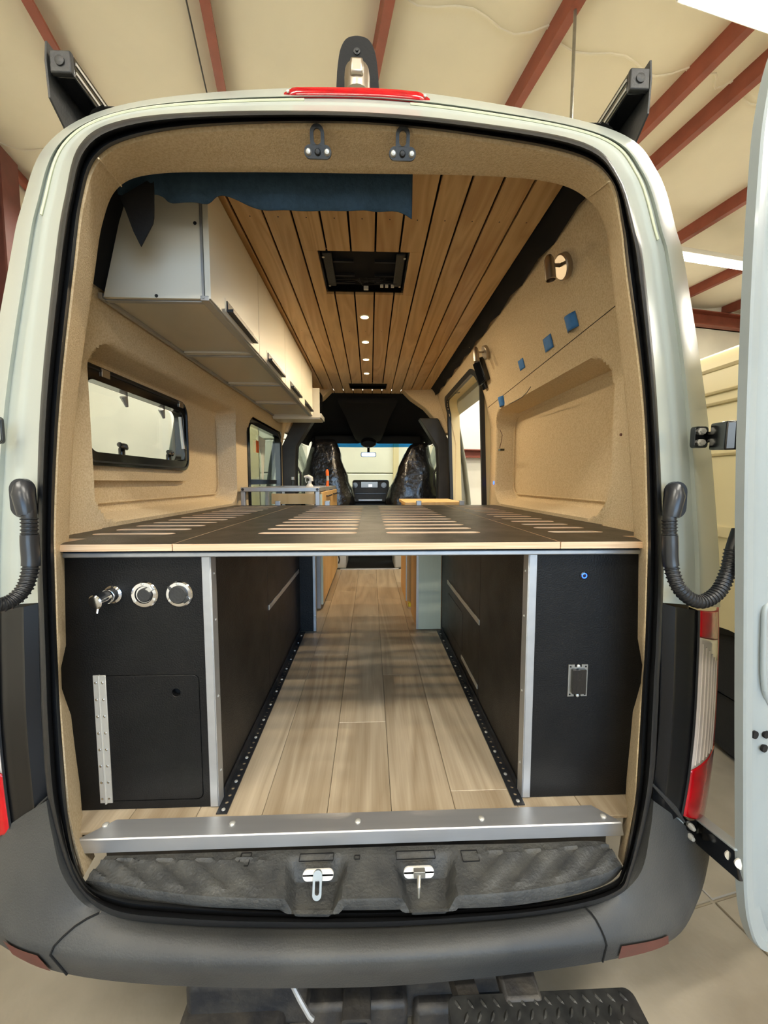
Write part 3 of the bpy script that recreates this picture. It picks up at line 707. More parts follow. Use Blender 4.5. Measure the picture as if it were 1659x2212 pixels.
loops = [[p + Vector((0, .03, 0)) for p in I3], I3] + [[I3[i].lerp(C3[i], t) + Vector((0, 0, .012 * math.sin(math.pi * t))) for i in range(n)] for t in (.25, .5, .75, .93)] + \
        [[C3[i].lerp(D3[i], t) + Vector((0, -.004, -.002)) for i in range(n)] for t in (.06, .5, .96)] + [[p + Vector((0, .06, -.01)) for p in D3]]
def seglen(lo, hi): return [[lp[i] for i in range(lo, hi + 1)] for lp in loops]
i0, i1 = 18, n - 1 - 19
for nm, lo, hi in (('bumper_corner', 0, i0), ('bumper_step', i0, i1), ('bumper_corner', i1, n - 1)):
    sg = seglen(lo, hi); sg = [[p + Vector((.0015 if nm == 'bumper_step' else (.0 if lo else -.0), 0, 0)) for p in l] for l in sg]
    m = MB(); m.loft(sg, flip=True); bo = m.build(nm, 'bumper_plastic', van, smooth=50)
    if nm == 'bumper_corner':
        a, b = (13, i0) if lo == 0 else (0, len(sg[0]) - 14)
        m = MB(); rng = range(a, b) if lo == 0 else range(1, 7)
        m.loft([[D3[lo + i].lerp(C3[lo + i], t) + Vector((0, -.008, -.002)) for i in rng] for t in (.85, .55, .12)]); m.build('reflector', 'reflector_red', bo)
    else: step_o = bo
for i in (i0, i1): m = MB(); m.tube([l[i] + Vector((0, -.0015, .0015)) for l in loops[1:9]], .0022, 6); m.build('bumper_joint', 'void_black', step_o)
for px, py in ((542, 2102), (990, 2088)):
    q = PY(px, py, .802); m = MB(); m.lathe(q + Vector((0, .02, 0)), (0, -1, .2), [(.011, 0), (.011, .012), (.006, .013), (.006, .004), (.001, .003)], 14); m.build('bumper_plug', 'void_black', step_o)

# ---- black corner panels with tail lights
def corner_panel(side):
    if side > 0:
        inn = [(1430, 1305, .955), (1428, 1400, .95), (1424, 1560, .945), (1412, 1700, .935), (1402, 1775, .93)]
        mid = [(1507, 1318, .99), (1505, 1400, .985), (1497, 1560, .975), (1484, 1680, .965), (1470, 1760, .955)]
        out = [(1553, 1312, 1.10), (1553, 1400, 1.10), (1546, 1560, 1.08), (1536, 1670, 1.06), (1523, 1748, 1.05)]
    else:
        inn = [(84, 1305, .955), (86, 1400, .95), (91, 1560, .945), (103, 1700, .935), (110, 1775, .93)]
        mid = [(-4, 1318, .99), (-3, 1400, .985), (2, 1560, .975), (14, 1690, .965), (28, 1795, .955)]
        out = [(-62, 1312, 1.10), (-62, 1400, 1.10), (-56, 1560, 1.08), (-44, 1690, 1.06), (-30, 1790, 1.05)]
    a, b, c = ([PY(*q) for q in crom(l, 6)] for l in (inn, mid, out))
    m = MB(); n = len(a)
    m.loft([[p + Vector((0, .03, 0)) for p in a], a] + [[a[i].lerp(b[i], t) + Vector((0, d, 0)) for i in range(n)] for t, d in ((.12, .012), (.22, .0), (.30, -.008), (.40, -.004), (.7, -.008), (1, 0))] + [[p + Vector((0, .03, 0)) for p in b]], flip=side < 0)
    m.build('corner_panel', 'panel_black', van, smooth=45, label='glossy black plastic panel inboard of the tail light')
    # tail light: one bulged lens surface; red body, clear reversing lens, brighter red fields
    nb = 36; rs = lambda l: [l[0].lerp(l[0], 0) if k == 0 else l[int(k / nb * (n - 1))].lerp(l[min(n - 1, int(k / nb * (n - 1)) + 1)], k / nb * (n - 1) % 1) for k in range(nb + 1)]
    b, c = rs(b), rs(c)
    def S(v, t, off=0.0):
        k = v * nb; i = min(nb - 1, int(k)); p = b[i].lerp(b[i + 1], k - i).lerp(c[i].lerp(c[i + 1], k - i), t)
        return p + Vector((0, -.022 * math.sin(math.pi * min(1, t * 1.05)) - off, 0))
    def patch(v0, v1, t0, t1, off, matn, nm, parent, rows=24, cols=8):
        m = MB(); L = []
        for k in range(cols + 1):
            t = t0 + (t1 - t0) * k / cols; a0 = v0(t) if callable(v0) else v0; a1 = v1(t) if callable(v1) else v1
            L.append([S(a0 + (a1 - a0) * r / rows, t, off) for r in range(rows + 1)])
        m.loft(L, flip=side < 0); o = m.build(nm, matn, parent, smooth=60)
        sd = o.modifiers.new('solid', 'SOLIDIFY'); sd.thickness = .004; sd.offset = -1
        return o
    to = patch(0, 1, 0, 1, 0, 'dark_red_lens', 'tail_light', van); to['label'] = 'red and clear tail light'
    low = lambda t: .71 - .13 * (t / .6)
    patch(.004, .19, .02, .58, .004, 'red_lens', 'red_lens', to); patch(.195, low, .02, .58, .004, 'clear_lens', 'clear_lens', to)
    patch(lambda t: low(min(t, .6)) + .006, .995, .02, .93, .004, 'red_lens', 'red_lens', to)
    for k in range(1, 7):   # moulded ribs of the clear lens
        t = .02 + .08 * k; m = MB(); m.tube([S(.21 + .012 * k + (low(t) - .015 - .21 - .012 * k) * r / 20, t, .005) for r in range(21)], .0020, 6); m.build('lens_rib', 'clear_lens', to)
    m = MB(); m.tube([p + Vector((0, -.003, 0)) for p in b], .004, 6); m.build('lens_edge', 'panel_black', to)
    # exposed white metal below the lamp and hinge bolts
    if side > 0: w = [(1443, 1760, .95), (1476, 1770, .97), (1478, 1800, .97), (1500, 1822, .99), (1490, 1850, .98), (1452, 1852, .95), (1447, 1800, .95)]
    else: w = [(62, 1775, .95), (58, 1850, .95), (20, 1890, .965), (-20, 1895, .99), (-25, 1800, .99), (40, 1790, .96)]
    pts = [PY(*q) for q in w]; m = MB(); k = len(pts)
    m.add(pts + [p + Vector((0, .03, 0)) for p in pts], [list(range(k)) if side > 0 else list(range(k))[::-1]] + [(i, (i + 1) % k, (i + 1) % k + k, i + k) for i in range(k)]); m.build('body_corner', 'white_paint', van, smooth=0)
    # slim lower moulding between panel and bumper
    mm = [(1405, 1690, .93), (1455, 1745, .945), (1478, 1775, .95)] if side > 0 else [(105, 1720, .93), (62, 1765, .945), (30, 1800, .95)]
    m = MB(); m.tube([PY(*q) for q in mm], [.003, .009, .003], 8); m.build('panel_moulding', 'black_plastic', van)
corner_panel(1); corner_panel(-1)

# ---- corrugated conduits between body and doors
def conduit(P, name_label, r=.0165):
    pts = [PY(*q) for q in crom(P, 26)]
    m = MB(); m.tube([p for p in pts], r * .86, 14); c = m.build('cable_conduit', 'rubber', van, label=name_label)
    return pts, c, r
def ribs(pts, c, r, a, b, step):
    m = MB(); d = 0; last = pts[a]
    for i in range(a + 1, b):
        d += (pts[i] - last).length; last = pts[i]
        if d > step:
            d = 0; t = (pts[i + 1] - pts[i - 1]).normalized(); m.tube([pts[i] - t * step * .32, pts[i] - t * step * .12, pts[i] + t * step * .12, pts[i] + t * step * .32], [r * .86, r * 1.0, r * 1.0, r * .86], 14, cap=False)
    m.build('conduit_ribs', 'rubber', c, smooth=20)['kind'] = 'stuff'
RCN = [(1457, 1068, .915), (1447, 1110, .90), (1447, 1170, .895), (1450, 1225, .89), (1470, 1275, .87), (1510, 1300, .865), (1550, 1280, .87), (1572, 1235, .88), (1583, 1185, .885), (1596, 1145, .89)]
pts, c, r = conduit(RCN, 'black corrugated cable conduit looping from body to right door')
ribs(pts, c, r, 30, 46, .0065); ribs(pts, c, r, 76, 208, .0072)
m = MB(); m.tube([pts[i] for i in range(46, 78)], r * 1.03, 14); m.build('conduit_sleeve', 'rubber_gloss', c)
LCN = [(52, 1065, .915), (62, 1105, .90), (64, 1170, .895), (66, 1225, .89), (50, 1275, .87), (10, 1305, .84), (-40, 1300, .81), (-75, 1260, .79)]
pts2, c2, r = conduit(LCN, 'black corrugated cable conduit at the left door frame')
ribs(pts2, c2, r, 30, 46, .0065); ribs(pts2, c2, r, 76, 178, .0072)
m = MB(); m.tube([pts2[i] for i in range(46, 78)], r * 1.03, 14); m.build('conduit_sleeve', 'rubber_gloss', c2)
for (px, py), cc, s in (((1458, 1080), c, 1), ((50, 1076), c2, -1)):
    q = PY(px, py, .935); m = MB(); m.plate(slot(-.026, .026, -.046, .046, 6), [], q + Vector((0, -.006, 0)), (1, 0, 0), (0, 0, 1), .012); m.build('grommet', 'rubber_gloss', cc, bevel=.004)
    m = MB(); q0 = PY(px - s * 0, py - 8, .90); q1 = PY(px - s * 9, py + 36, .90); m.tube([q + Vector((0, -.004, .015)), q0 + Vector((0, .004, .012)), q0, q1], [.010, .020, .021, .018], 14); m.build('conduit_elbow', 'rubber_gloss', cc)

# ---- right rear door, swung right round, with its hinges
DYh, DT = .835, .022
dfr = Vector((math.cos(math.radians(14)), math.sin(math.radians(14)), 0))   # along the door away from the hinge
dnm = Vector((dfr.y, -dfr.x, 0))                                             # inner face towards the camera
h0 = Vector((0, DYh, 0)); HEDGE = []
for px, py in ((1592, 2075), (1586, 1900), (1586, 1500), (1587, 1041), (1598, 700), (1612, 300), (1624, 100)):
    q = PY(px, py, DYh + DT); HEDGE.append((q.z, q.x - dnm.x * -DT))
zt, zb_ = 2.60, PY(1600, 2075, .845).z
def dpt(u, z, d=0.0): return h0 + dfr * u + Vector((interp(HEDGE, z), 0, z)) + dnm * d
outl = []
zl = [zb_, zb_ + .03, zb_ + .09, zb_ + .2, .95, 1.4, 2.0, 2.3, 2.42, 2.5, 2.56, 2.60, zt]
ul = [.085, .045, .018, .003, 0, 0, .0, .010, .022, .040, .068, .12, .22]
m = MB(); prof_in = [(0.0, -DT), (0.0, -.004), (.004, 0.0), (.016, 0.0), (.026, -.001), (.034, -.010), (.062, -.012), (.075, -.003), (.16, -.003), (.18, -.018), (.74, -.018)]
LL = []
zz = crom([(u, z) for u, z in zip(ul, zl)], 4)
for du, d in prof_in: LL.append([dpt(u * (1 - sstep(.08, .7, du)) + du, z, d) for u, z in zz])
m.loft(LL, flip=True)
m.loft([[dpt(u, z, -DT) for u, z in zz], [dpt(.74, z, -DT) for u, z in zz]])
door = m.build('rear_door', 'white_paint_shaded', van, smooth=40, label='inner face of the open right rear door')
def door_emboss(pts, r=.006):
    m = MB(); P = crom(pts, 6, True); P.append(P[0]); m.tube([dpt(u, z, -.004) for u, z in P], r, 8); m.build('pressed_rib', 'white_paint_shaded', door, smooth=60)
door_emboss([(.085, 2.10), (.075, 2.18), (.09, 2.25), (.13, 2.27), (.13, 2.12), (.105, 2.09)])
door_emboss([(.072, 1.12), (.068, 1.26), (.078, 1.33), (.13, 1.30), (.2, 1.20), (.2, 1.06), (.11, 1.07)])
for px, py in ((1632, 1588), (1656, 1587), (1652, 1617)):
    u = None; r_ = ray(px, py); q0 = dpt(0, py and .95, -.003); t = (q0 - CAM).dot(dnm) / r_.dot(dnm); p = CAM + r_ * t
    m = MB(); m.cyl(p - dnm * .004, p + dnm * .0012, .0095, 18); m.build('drain_hole', 'void_black', door)
# hinges
def hinge(pb, pd, h, nm, thick):
    """black hinge: plate on the body, arm across to the door"""
    b = PY(*pb); m = MB(); m.plate(rrect(-.020, .020, -h / 2, h / 2, .008, 3), [], b + Vector((0, -.008, 0)), (1, .12, 0), (0, 0, 1), .014); ho = m.build('door_hinge', 'gloss_black', van, bevel=.002)
    d = PY(*pd); m = MB(); e = (d - b); s0 = b + Vector((.018, -.004, 0)); 
    m.bar(s0 - Vector((0, .0, 0)), s0 + e * .35, .016, h * .5); m.bar(s0 + e * .3, d, .03, h * 1.2); m.build('hinge_arm', 'gloss_black', ho, bevel=.004)
    m = MB(); m.cyl(s0 + e * .22 + Vector((0, -.012, -h * .42)), s0 + e * .22 + Vector((0, -.012, h * .42)), .010, 12); m.build('hinge_pin', 'gloss_black', ho)
    for dz in (-h * .26, h * .26):
        m = MB(); m.lathe(b + Vector((-.003, -.008, dz)), (0, -1, 0), [(.010, 0), (.010, .004), (.0075, .005), (.0075, .010), (.001, .011)], 6); m.build('bolt', 'zinc', ho)
hinge((1510, 945, .985), (1585, 940, .86), .055, 'upper', .03)
# lower long gooseneck arm
b = PY(1484, 1785, .98); m = MB(); m.plate(rrect(-.014, .018, -.03, .028, .006, 3), [], b + Vector((0, -.012, 0)), (1, 0, 0), (0, 0, 1), .016); hg = m.build('door_hinge', 'gloss_black', van, bevel=.002)
p0, p1 = PY(1505, 1790, .99), PY(1600, 1868, .85)
m = MB(); m.bar(p0, p1, .02, .075); m.build('hinge_arm', 'gloss_black', hg, bevel=.004)
m = MB(); m.bar(p0 + Vector((0, 0, .038)), p1 + Vector((0, 0, .038)), .034, .006); m.build('arm_flange', 'white_paint_shaded', hg, bevel=.002)
for dz in (-.016, .014):
    m = MB(); m.lathe(b + Vector((-.002, -.012, dz)), (0, -1, 0), [(.008, 0), (.008, .006), (.005, .014), (.001, .015)], 8); m.build('bolt', 'zinc', hg)
for t in (.72, .92):
    m = MB(); m.lathe(p0.lerp(p1, t) + Vector((-.004, -.014, .01)), (-.4, -1, 0), [(.014, 0), (.014, .004), (.001, .006)], 14); m.build('arm_pad', 'white_plastic', hg)
# hinge seat on the left body pillar, cut by the picture edge
p = PY(-8, 930, .965); m = MB(); m.plate(rrect(-.022, .020, -.032, .032, .009, 4), [], p + Vector((0, -.008, 0)), (1, 0, 0), (0, 0, 1), .008); hl = m.build('door_hinge', 'gloss_black', van, bevel=.002)
m = MB(); m.plate(rrect(-.019, .017, -.028, .028, .007, 4), [], p + Vector((0, -.0105, 0)), (1, 0, 0), (0, 0, 1), .006); m.build('hinge_leaf', 'white_paint', hl, bevel=.002)

# ---- high-mounted brake light
m = MB(); L = []
for k in range(33):
    t = -1 + 2 * k / 32; px = 771 + 157 * t; py = 205 + 9 * t * t * (1 if t > 0 else .25) + 3 * t; w = 1 - .75 * max(0, abs(t) - .86) / .14
    c_ = PY(px, py, 1.055); L.append([c_ + Vector((0, a * w, b_ * w)) for a, b_ in ((.06, -.014), (0, -.019), (-.014, -.013), (-.016, -.004), (-.010, .008), (.03, .016), (.06, .014))])
m.loft(L, closed=True, capends=True); bl = m.build('brake_light', 'red_lens', van, smooth=45, label='long red high-mounted brake light on the roof edge')
for px, py in ((622, 198), (918, 208)):
    q = PY(px, py, 1.045); m = MB(); m.lathe(q, (0, -1, .3), [(.004, 0), (.004, .003), (.001, .004)], 10); m.build('screw', 'zinc', bl)

# ---- roof bracket with black paddle (thing on the roof)
p = PY(772, 196, 1.22); t = thing('roof_bracket', p, 'black rounded paddle bracket on a silver stem at the middle of the roof edge', 'bracket')
w0 = PY(725, 195, 1.26); w1 = PY(820, 195, 1.26); tp = PY(770, 78, 1.26)
hwid = (w1.x - w0.x) / 2; cx_ = (w0.x + w1.x) / 2; z0_, z1_ = w0.z - .03, tp.z
ol = [(-hwid, 0), (hwid, 0), (hwid * .93, (z1_ - z0_) * .45), (hwid * .80, (z1_ - z0_) * .76), (hwid * .55, (z1_ - z0_) * .94), (hwid * .2, (z1_ - z0_) * 1.0), (-hwid * .2, (z1_ - z0_) * 1.0), (-hwid * .55, (z1_ - z0_) * .94), (-hwid * .80, (z1_ - z0_) * .76), (-hwid * .93, (z1_ - z0_) * .45)]
ol = crom(ol[1:], 4) + [ol[0]]
m = MB(); m.plate([(a, b_) for a, b_ in ol], [], (cx_, 1.26, z0_), (1, 0, 0), (0, 0, 1), .02); m.build('paddle', 'soft_black', t, bevel=.004)
q = PY(771, 112, 1.26); m = MB(); m.lathe((q.x, 1.26, q.z), (0, -1, 0), [(.010, 0), (.010, .003), (.005, .004), (.005, .008), (.001, .009)], 14); m.build('bolt', 'black_plastic', t)
m = MB(); s0 = PY(771, 200, 1.20); hs_ = PY(771, 146, 1.225).z - z0_ + .02; m.lathe((s0.x, 1.222, z0_ - .02), (0, 0, 1), [(.037, 0), (.037, hs_ - .03), (.035, hs_ - .014), (.027, hs_ - .004), (.012, hs_), (.001, hs_)], 24); m.build('stem', 'nickel', t)
m = MB(); m.obox((s0.x, 1.186, z0_ + hs_ * .28), (.019, 0, 0), (0, .010, 0), (0, 0, hs_ * .26)); m.build('stem_cap', 'nickel', t, bevel=.007)
# ---- roof rack rails with fairings
def rack(side):
    if side < 0: e = PY(126, 127, 1.18); lbl = 'black roof rack rail with side fairing at the upper left of the van'
    else: e = PY(1386, 165, 1.18); lbl = 'black roof rack rail with side fairing at the upper right of the van'
    t = thing('roof_rack', (e.x, 1.18, e.z), lbl, 'roof rack', 'roof rack rails')
    s = .028; m = MB(); m.box(e.x - s, e.x + s, 1.20, 3.9, e.z - s, e.z + s, 0)
    m.build('side_rail', 'gloss_black', t, bevel=.003)
    for dz in (-.012, .012):
        m = MB(); m.box(e.x - side * s - .002, e.x - side * s + .002, 1.205, 3.9, e.z + dz - .004, e.z + dz + .004); m.build('rail_groove', 'zinc', t)
    m = MB(); m.box(e.x - s - .001, e.x + s + .001, 1.185, 1.20, e.z - s - .001, e.z + s + .001); m.build('end_cap', 'black_plastic', t, bevel=.004)
    m = MB(); m.lathe((e.x, 1.186, e.z), (0, -1, 0), [(.013, 0), (.013, .004), (.007, .006), (.001, .006)], 16); m.build('bolt', 'black_plastic', t)
    x = e.x + side * (s + .004)
    # side fairing: thin plate rising above and sweeping below the rail
    pr = [(0, .055), (.35, .05), (2.7, .05), (2.7, -.19), (.20, -.20), (.10, -.165), (.0, -.09), (-.006, 0)]
    m = MB(); L0 = [(1.19 + a, e.z + b_) for a, b_ in pr]
    m.plate([(a, b_) for a, b_ in L0], [], (x + side * .003, 0, 0), (0, 1, 0), (0, 0, 1), .006); m.build('fairing', 'black_plastic', t, bevel=.001)
    for y in (1.32, 2.4, 3.5): m = MB(); m.box(e.x - .02, e.x + .02, y, y + .05, 2.42, e.z - s); m.build('foot', 'gloss_black', t)
rack(-1); rack(1)

# ---- left camper window in the niche (part of the van)
XN = VC - (.90 + .115)
def yzplate(mb, outer, holes, x, t, mi=0):  # plate in the y-z plane facing +x
    return mb.plate(outer, holes, (x, 0, 0), (0, 1, 0), (0, 0, 1), t, mi)
m = MB(); yzplate(m, rrect(1.365, 2.215, 1.625, 2.065, .06, 6), [rrect(1.42, 2.17, 1.685, 2.045, .05, 6)], XN + .028, .03)
wm = m.build('window_surround', 'tan_fabric', van, bevel=.008, label='padded tan surround of the left window')
y0, y1, z0, z1 = 1.378, 2.18, 1.68, 2.045
m = MB(); yzplate(m, rrect(y0, y1, z0, z1, .065, 6), [rrect(y0 + .045, y1 - .05, z0 + .05, z1 - .055, .04, 6)], XN + .046, .05)
aw = m.build('awning_window', 'gloss_black', van, bevel=.006, label='black framed acrylic awning window in the left niche')
m = MB(); yzplate(m, rrect(y0 + .012, y1 - .012, z0 + .012, z1 - .012, .055, 6), [rrect(y0 + .018, y1 - .018, z0 + .018, z1 - .018, .05, 6)], XN + .050, .006); m.build('frame_groove', 'rubber_gloss', aw)
m = MB(); yzplate(m, rrect(y0 + .04, y1 - .045, z0 + .045, z1 - .05, .04, 6), [], XN - .02, .006); m.build('pane', 'acrylic', aw)
for k in range(2):
    m = MB(); yy = 1.50 + .58 * k; m.box(XN + .046, XN + .052, yy, yy + .045, z1 - .035, z1 - .005); m.build('frame_clip', 'nickel', aw, bevel=.002)
for yy in (1.64, 2.01):   # latch handles
    m = MB(); m.lathe((XN + .02, yy, z0 + .055), (0, 0, 1), [(.012, -.015), (.012, .02), (.008, .03)], 12); h = m.build('latch', 'gloss_black', aw)
    m = MB(); m.tube([(XN + .03, yy + .015, z0 + .078), (XN + .045, yy - .02, z0 + .084), (XN + .05, yy - .06, z0 + .088)], [.008, .013, .010], 10); m.build('latch_handle', 'gloss_black', h)
m = MB(); m.tube([(XN + .04, y1 - .052, z0 + .10), (XN + .03, y1 - .056, z1 - .08)], .008, 10); m.build('window_stay', 'white_plastic', aw)
m = MB(); m.obox((XN + .045, y1 - .058, z0 + .085), (.012, 0, 0), (0, .014, 0), (0, 0, .03)); m.build('stay_bracket', 'gloss_black', aw, bevel=.004)
for yy in (1.72, 2.02):
    m = MB(); m.tube([(XN - .01, yy, z1 - .06), (XN - .01, yy + .02, z1 - .10)], [.016, .006], 8); m.build('pane_clip', 'aluminium_matte', aw)
# ---- second left window, darker fixed glass
xw = VC - .905
m = MB(); yzplate(m, rrect(2.97, 4.08, 1.20, 2.14, .08, 6), [rrect(3.025, 4.01, 1.26, 2.07, .06, 6)], xw + .012, .05)
w2 = m.build('side_window', 'gloss_black', van, bevel=.005, label='black framed fixed window ahead of the left niche')
m = MB(); yzplate(m, rrect(3.015, 4.02, 1.25, 2.08, .06, 6), [], xw - .03, .005); m.build('pane', 'window_glass', w2)
m = MB(); m.box(xw - .03, xw - .008, 3.02, 4.015, 1.60, 1.64); m.build('slider_rail', 'gloss_black', w2)
p = PX(556, 965, xw - .02); m = MB(); m.obox(p, (.002, 0, 0), (0, .035, 0), (0, 0, .05)); m.build('glass_label', 'orange', w2)
q = PX(565, 960, xw - .024); m = MB(); yzplate(m, [(q.y - .10, 2.02), (q.y + .12, 2.0), (q.y + .07, 1.78), (q.y + .02, 1.62), (q.y - .03, 1.66), (q.y - .03, 1.86), (q.y - .10, 1.92)], [], xw - .022, .002); m.build('masking_sheet', 'paper', w2)
# ---- sliding-door opening frame, right
m = MB(); yzplate(m, rrect(2.775, 3.96, .60, 2.455, .14, 8), [rrect(2.815, 3.92, .64, 2.42, .12, 8)], 0, .03)
for i, v in enumerate(m.v): m.v[i] = Vector((VC + hw(v.z) + .022 + v.x, v.y, v.z))
m.build('sliding_door_seal', 'rubber', van, smooth=40, label='black seal round the open sliding door')
m = MB(); yzplate(m, rrect(2.785, 3.95, .61, 2.445, .14, 8), [rrect(2.81, 3.925, .635, 2.425, .12, 8)], 0, .10)
for i, v in enumerate(m.v): m.v[i] = Vector((VC + hw(v.z) + .11 + v.x, v.y, v.z))
m.build('sliding_door_frame', 'cream_paint', van, smooth=40)

# ---- cab: B-pillars, headliner, windscreen, dash, mirror
for s in (-1, 1):
    zz = [FZ, 1.4, 1.8, 2.0, 2.15, 2.3]
    m = MB(); L = []
    for z in zz:
        a = .905 if z < 2.0 else .905 - (z - 2.0) * .5; w = .14 if z < 1.9 else .14 + (z - 1.9) * .15
        L.append([Vector((VC + s * a, 4.15, z)), Vector((VC + s * (a - w), 4.15, z)), Vector((VC + s * (a - w), 4.30, z)), Vector((VC + s * a, 4.34, z))])
    m.loft(L, closed=True, flip=s < 0, capends=True); bp = m.build('b_pillar', 'black_plastic', van, bevel=.01, smooth=40)
    # tan corner cap between planks and pillar
    m = MB(); L = []
    for z, a, w in ((2.14, .90, .10), (2.30, .86, .13), (2.42, .81, .19), (2.52, .77, .30), (2.61, .74, .36)):
        L.append([Vector((VC + s * a, 4.15, z)), Vector((VC + s * (a - w), 4.20, z)), Vector((VC + s * (a - w), 4.37, z)), Vector((VC + s * a, 4.37, z))])
    m.loft(L, closed=True, flip=s < 0, capends=True); m.build('pillar_cap', 'tan_fabric', van, bevel=.012, smooth=50)
    # cab door: lower panel and grab handle, window above stays open glass
    m = MB(); m.box(VC + s * .88 - .04, VC + s * .88 + .04, 4.34, 5.55, .55, 1.46); cdr = m.build('cab_door', 'black_plastic', van, bevel=.03)
    m = MB(); m.tube([(VC + s * .80, 4.42, 1.50), (VC + s * .76, 4.40, 1.58), (VC + s * .755, 4.39, 1.72), (VC + s * .80, 4.40, 1.80)], .013, 10); m.build('grab_handle', 'black_plastic', cdr)
    m = MB(); m.bar((VC + s * .87, 4.40, 1.44), (VC + s * .80, 4.36, 2.2), .05, .05); m.build('window_post', 'black_plastic', cdr)
    m = MB(); m.tube([(VC + s * .86, 6.05, 1.45), (VC + s * .80, 5.75, 1.85), (VC + s * .72, 5.42, 2.24)], .055, 10); m.build('a_pillar', 'black_plastic', van)
    m = MB(); m.box(VC + s * .88 - .015, VC + s * .88 + .015, 4.4, 5.55, 1.46, 2.12); 
    m.build('cab_window', 'window_glass', van)
def arch(Y, zt, zs, wt, ws):
    return [Vector((VC + x, Y, z)) for x, z in crom([(-ws, zs), (-ws + .03, zs + (zt - zs) * .45), (-wt, zt - .03), (-wt * .5, zt), (0, zt + .005), (wt * .5, zt), (wt, zt - .03), (ws - .03, zs + (zt - zs) * .45), (ws, zs)], 5)]
m = MB(); m.loft([arch(4.355, 2.605, 2.12, .62, .80), arch(4.45, 2.60, 2.12, .62, .82), arch(4.8, 2.52, 2.12, .62, .84), arch(5.2, 2.38, 2.12, .64, .84), arch(5.42, 2.24, 2.12, .66, .82)], flip=True)
o = m.build('headliner', 'soft_black', van, smooth=60, label='black moulded headliner over the cab'); s_ = o.modifiers.new('solid', 'SOLIDIFY'); s_.thickness = .02
m = MB(); m.box(VC - .78, VC + .78, 5.36, 5.46, 2.16, 2.26); m.build('header_rail', 'soft_black', van, bevel=.02)
m = MB(); ctr = PY(795, 930, 5.0)
m.loft([[Vector((ctr.x + a * w, y, z + b_ * h)) for a, b_ in ((-1, -1), (-.8, -1.2), (.8, -1.2), (1, -1), (1, 1), (-1, 1))] for y, z, w, h in ((4.5, 2.56, .34, .03), (4.75, 2.46, .26, .07), (5.0, 2.34, .20, .10), (5.2, 2.25, .17, .07), (5.34, 2.20, .14, .04))], closed=True, capends=True, flip=False)
oc = m.build('overhead_console', 'soft_black', van, smooth=50)
q = PY(796, 957, 5.1); m = MB(); m.lathe(q, (0, -.5, -1), [(.10, -.02), (.10, .012), (.085, .018), (.08, .008), (.001, .006)], 24); m.build('reading_light', 'gloss_black', oc)
for sx in (-1, 1):
    m = MB(); m.box(VC + sx * .42 - .30, VC + sx * .42 + .30, 5.28, 5.31, 2.14, 2.24); m.build('sun_visor', 'soft_black', van, bevel=.012)
q = PY(796, 982, 5.25); m = MB(); m.plate(rrect(-.105, .105, -.032, .032, .02, 4), [], q, (1, 0, 0), (0, 0, 1), .03); rm = m.build('rear_mirror', 'gloss_black', van, bevel=.004)
m = MB(); m.cyl(q + Vector((0, .02, .03)), q + Vector((0, .06, .15)), .018, 10); m.build('mirror_stem', 'gloss_black', rm)
m = MB(); m.plate(rrect(-.092, .092, -.024, .024, .015, 4), [], q + Vector((0, -.001, 0)), (1, 0, 0), (0, 0, 1), .002, offs=.001); m.build('mirror_glass', 'chrome', rm)
wt_, wb_ = [(-.74, 5.40, 2.20), (.74, 5.40, 2.20)], [(-.86, 6.15, 1.45), (.86, 6.15, 1.45)]
m = MB(); L = []
for t in (0, .25, .5, .75, 1): L.append([Vector((VC + (wt_[0][0] + (wb_[0][0] - wt_[0][0]) * t) * -a, 5.40 + .75 * t + .10 * (1 - a * a), 2.20 - .75 * t)) for a in (-1, -.5, 0, .5, 1)])
m.loft(L); ws = m.build('windscreen', 'window_glass', van, smooth=60, label='windscreen with a blue tint band along the top')
m = MB(); L = []
for t in (0, .06, .11): L.append([Vector((VC + .73 * -a, 5.385 + .75 * t + .10 * (1 - a * a), 2.195 - .75 * t)) for a in (-1, -.5, 0, .5, 1)])
m.loft(L); m.build('tint_band', 'tint_blue', ws)
# dashboard with centre screen
dq = PY(800, 1040, 5.35)
m = MB(); m.loft([[Vector((VC + a * .84, y + .0, z)) for a in (-1, -.5, 0, .5, 1)] for y, z in ((5.40, .9), (5.36, 1.30), (5.36, 1.45), (5.42, 1.53), (5.75, 1.55), (6.1, 1.48))], flip=True)
da = m.build('dashboard', 'black_plastic', van, smooth=50, label='black dashboard with a centre screen stack')
m = MB(); c_ = PY(801, 1062, 5.28); m.obox(c_, (.25, 0, 0), (0, .06, 0), (0, 0, .16)); cs = m.build('centre_stack', 'black_plastic', da, bevel=.03)
c_ = PY(798, 1047, 5.215); m = MB(); m.obox(c_, (.115, 0, 0), (0, .006, 0), (0, 0, .042)); m.build('screen', 'screen', cs, bevel=.004)
m = MB(); m.obox(PY(800, 1049, 5.208), (.025, 0, 0), (0, .002, 0), (0, 0, .018)); m.build('screen_logo', 'display_white', cs)
for px in (767, 829):
    q = PY(px, 1048, 5.215); m = MB(); m.lathe(q, (0, -1, 0), [(.036, 0), (.036, .012), (.028, .012), (.026, .004), (.010, .004), (.001, .004)], 18); m.build('air_vent', 'gloss_black', cs)
m = MB(); m.obox(PY(800, 1066, 5.21), (.21, 0, 0), (0, .004, 0), (0, 0, .010)); m.build('button_row', 'rubber_gloss', cs, bevel=.003)
m = MB(); m.obox(PY(800, 1080, 5.20), (.16, 0, 0), (0, .02, 0), (0, 0, .012)); m.build('shelf', 'aluminium_matte', cs, bevel=.003)
# cab floor, seat plinths
m = MB(); m.box(VC - .85, VC + .85, 4.04, 6.1, .52, .58); m.build('cab_floor', 'soft_black', van, smooth=0)

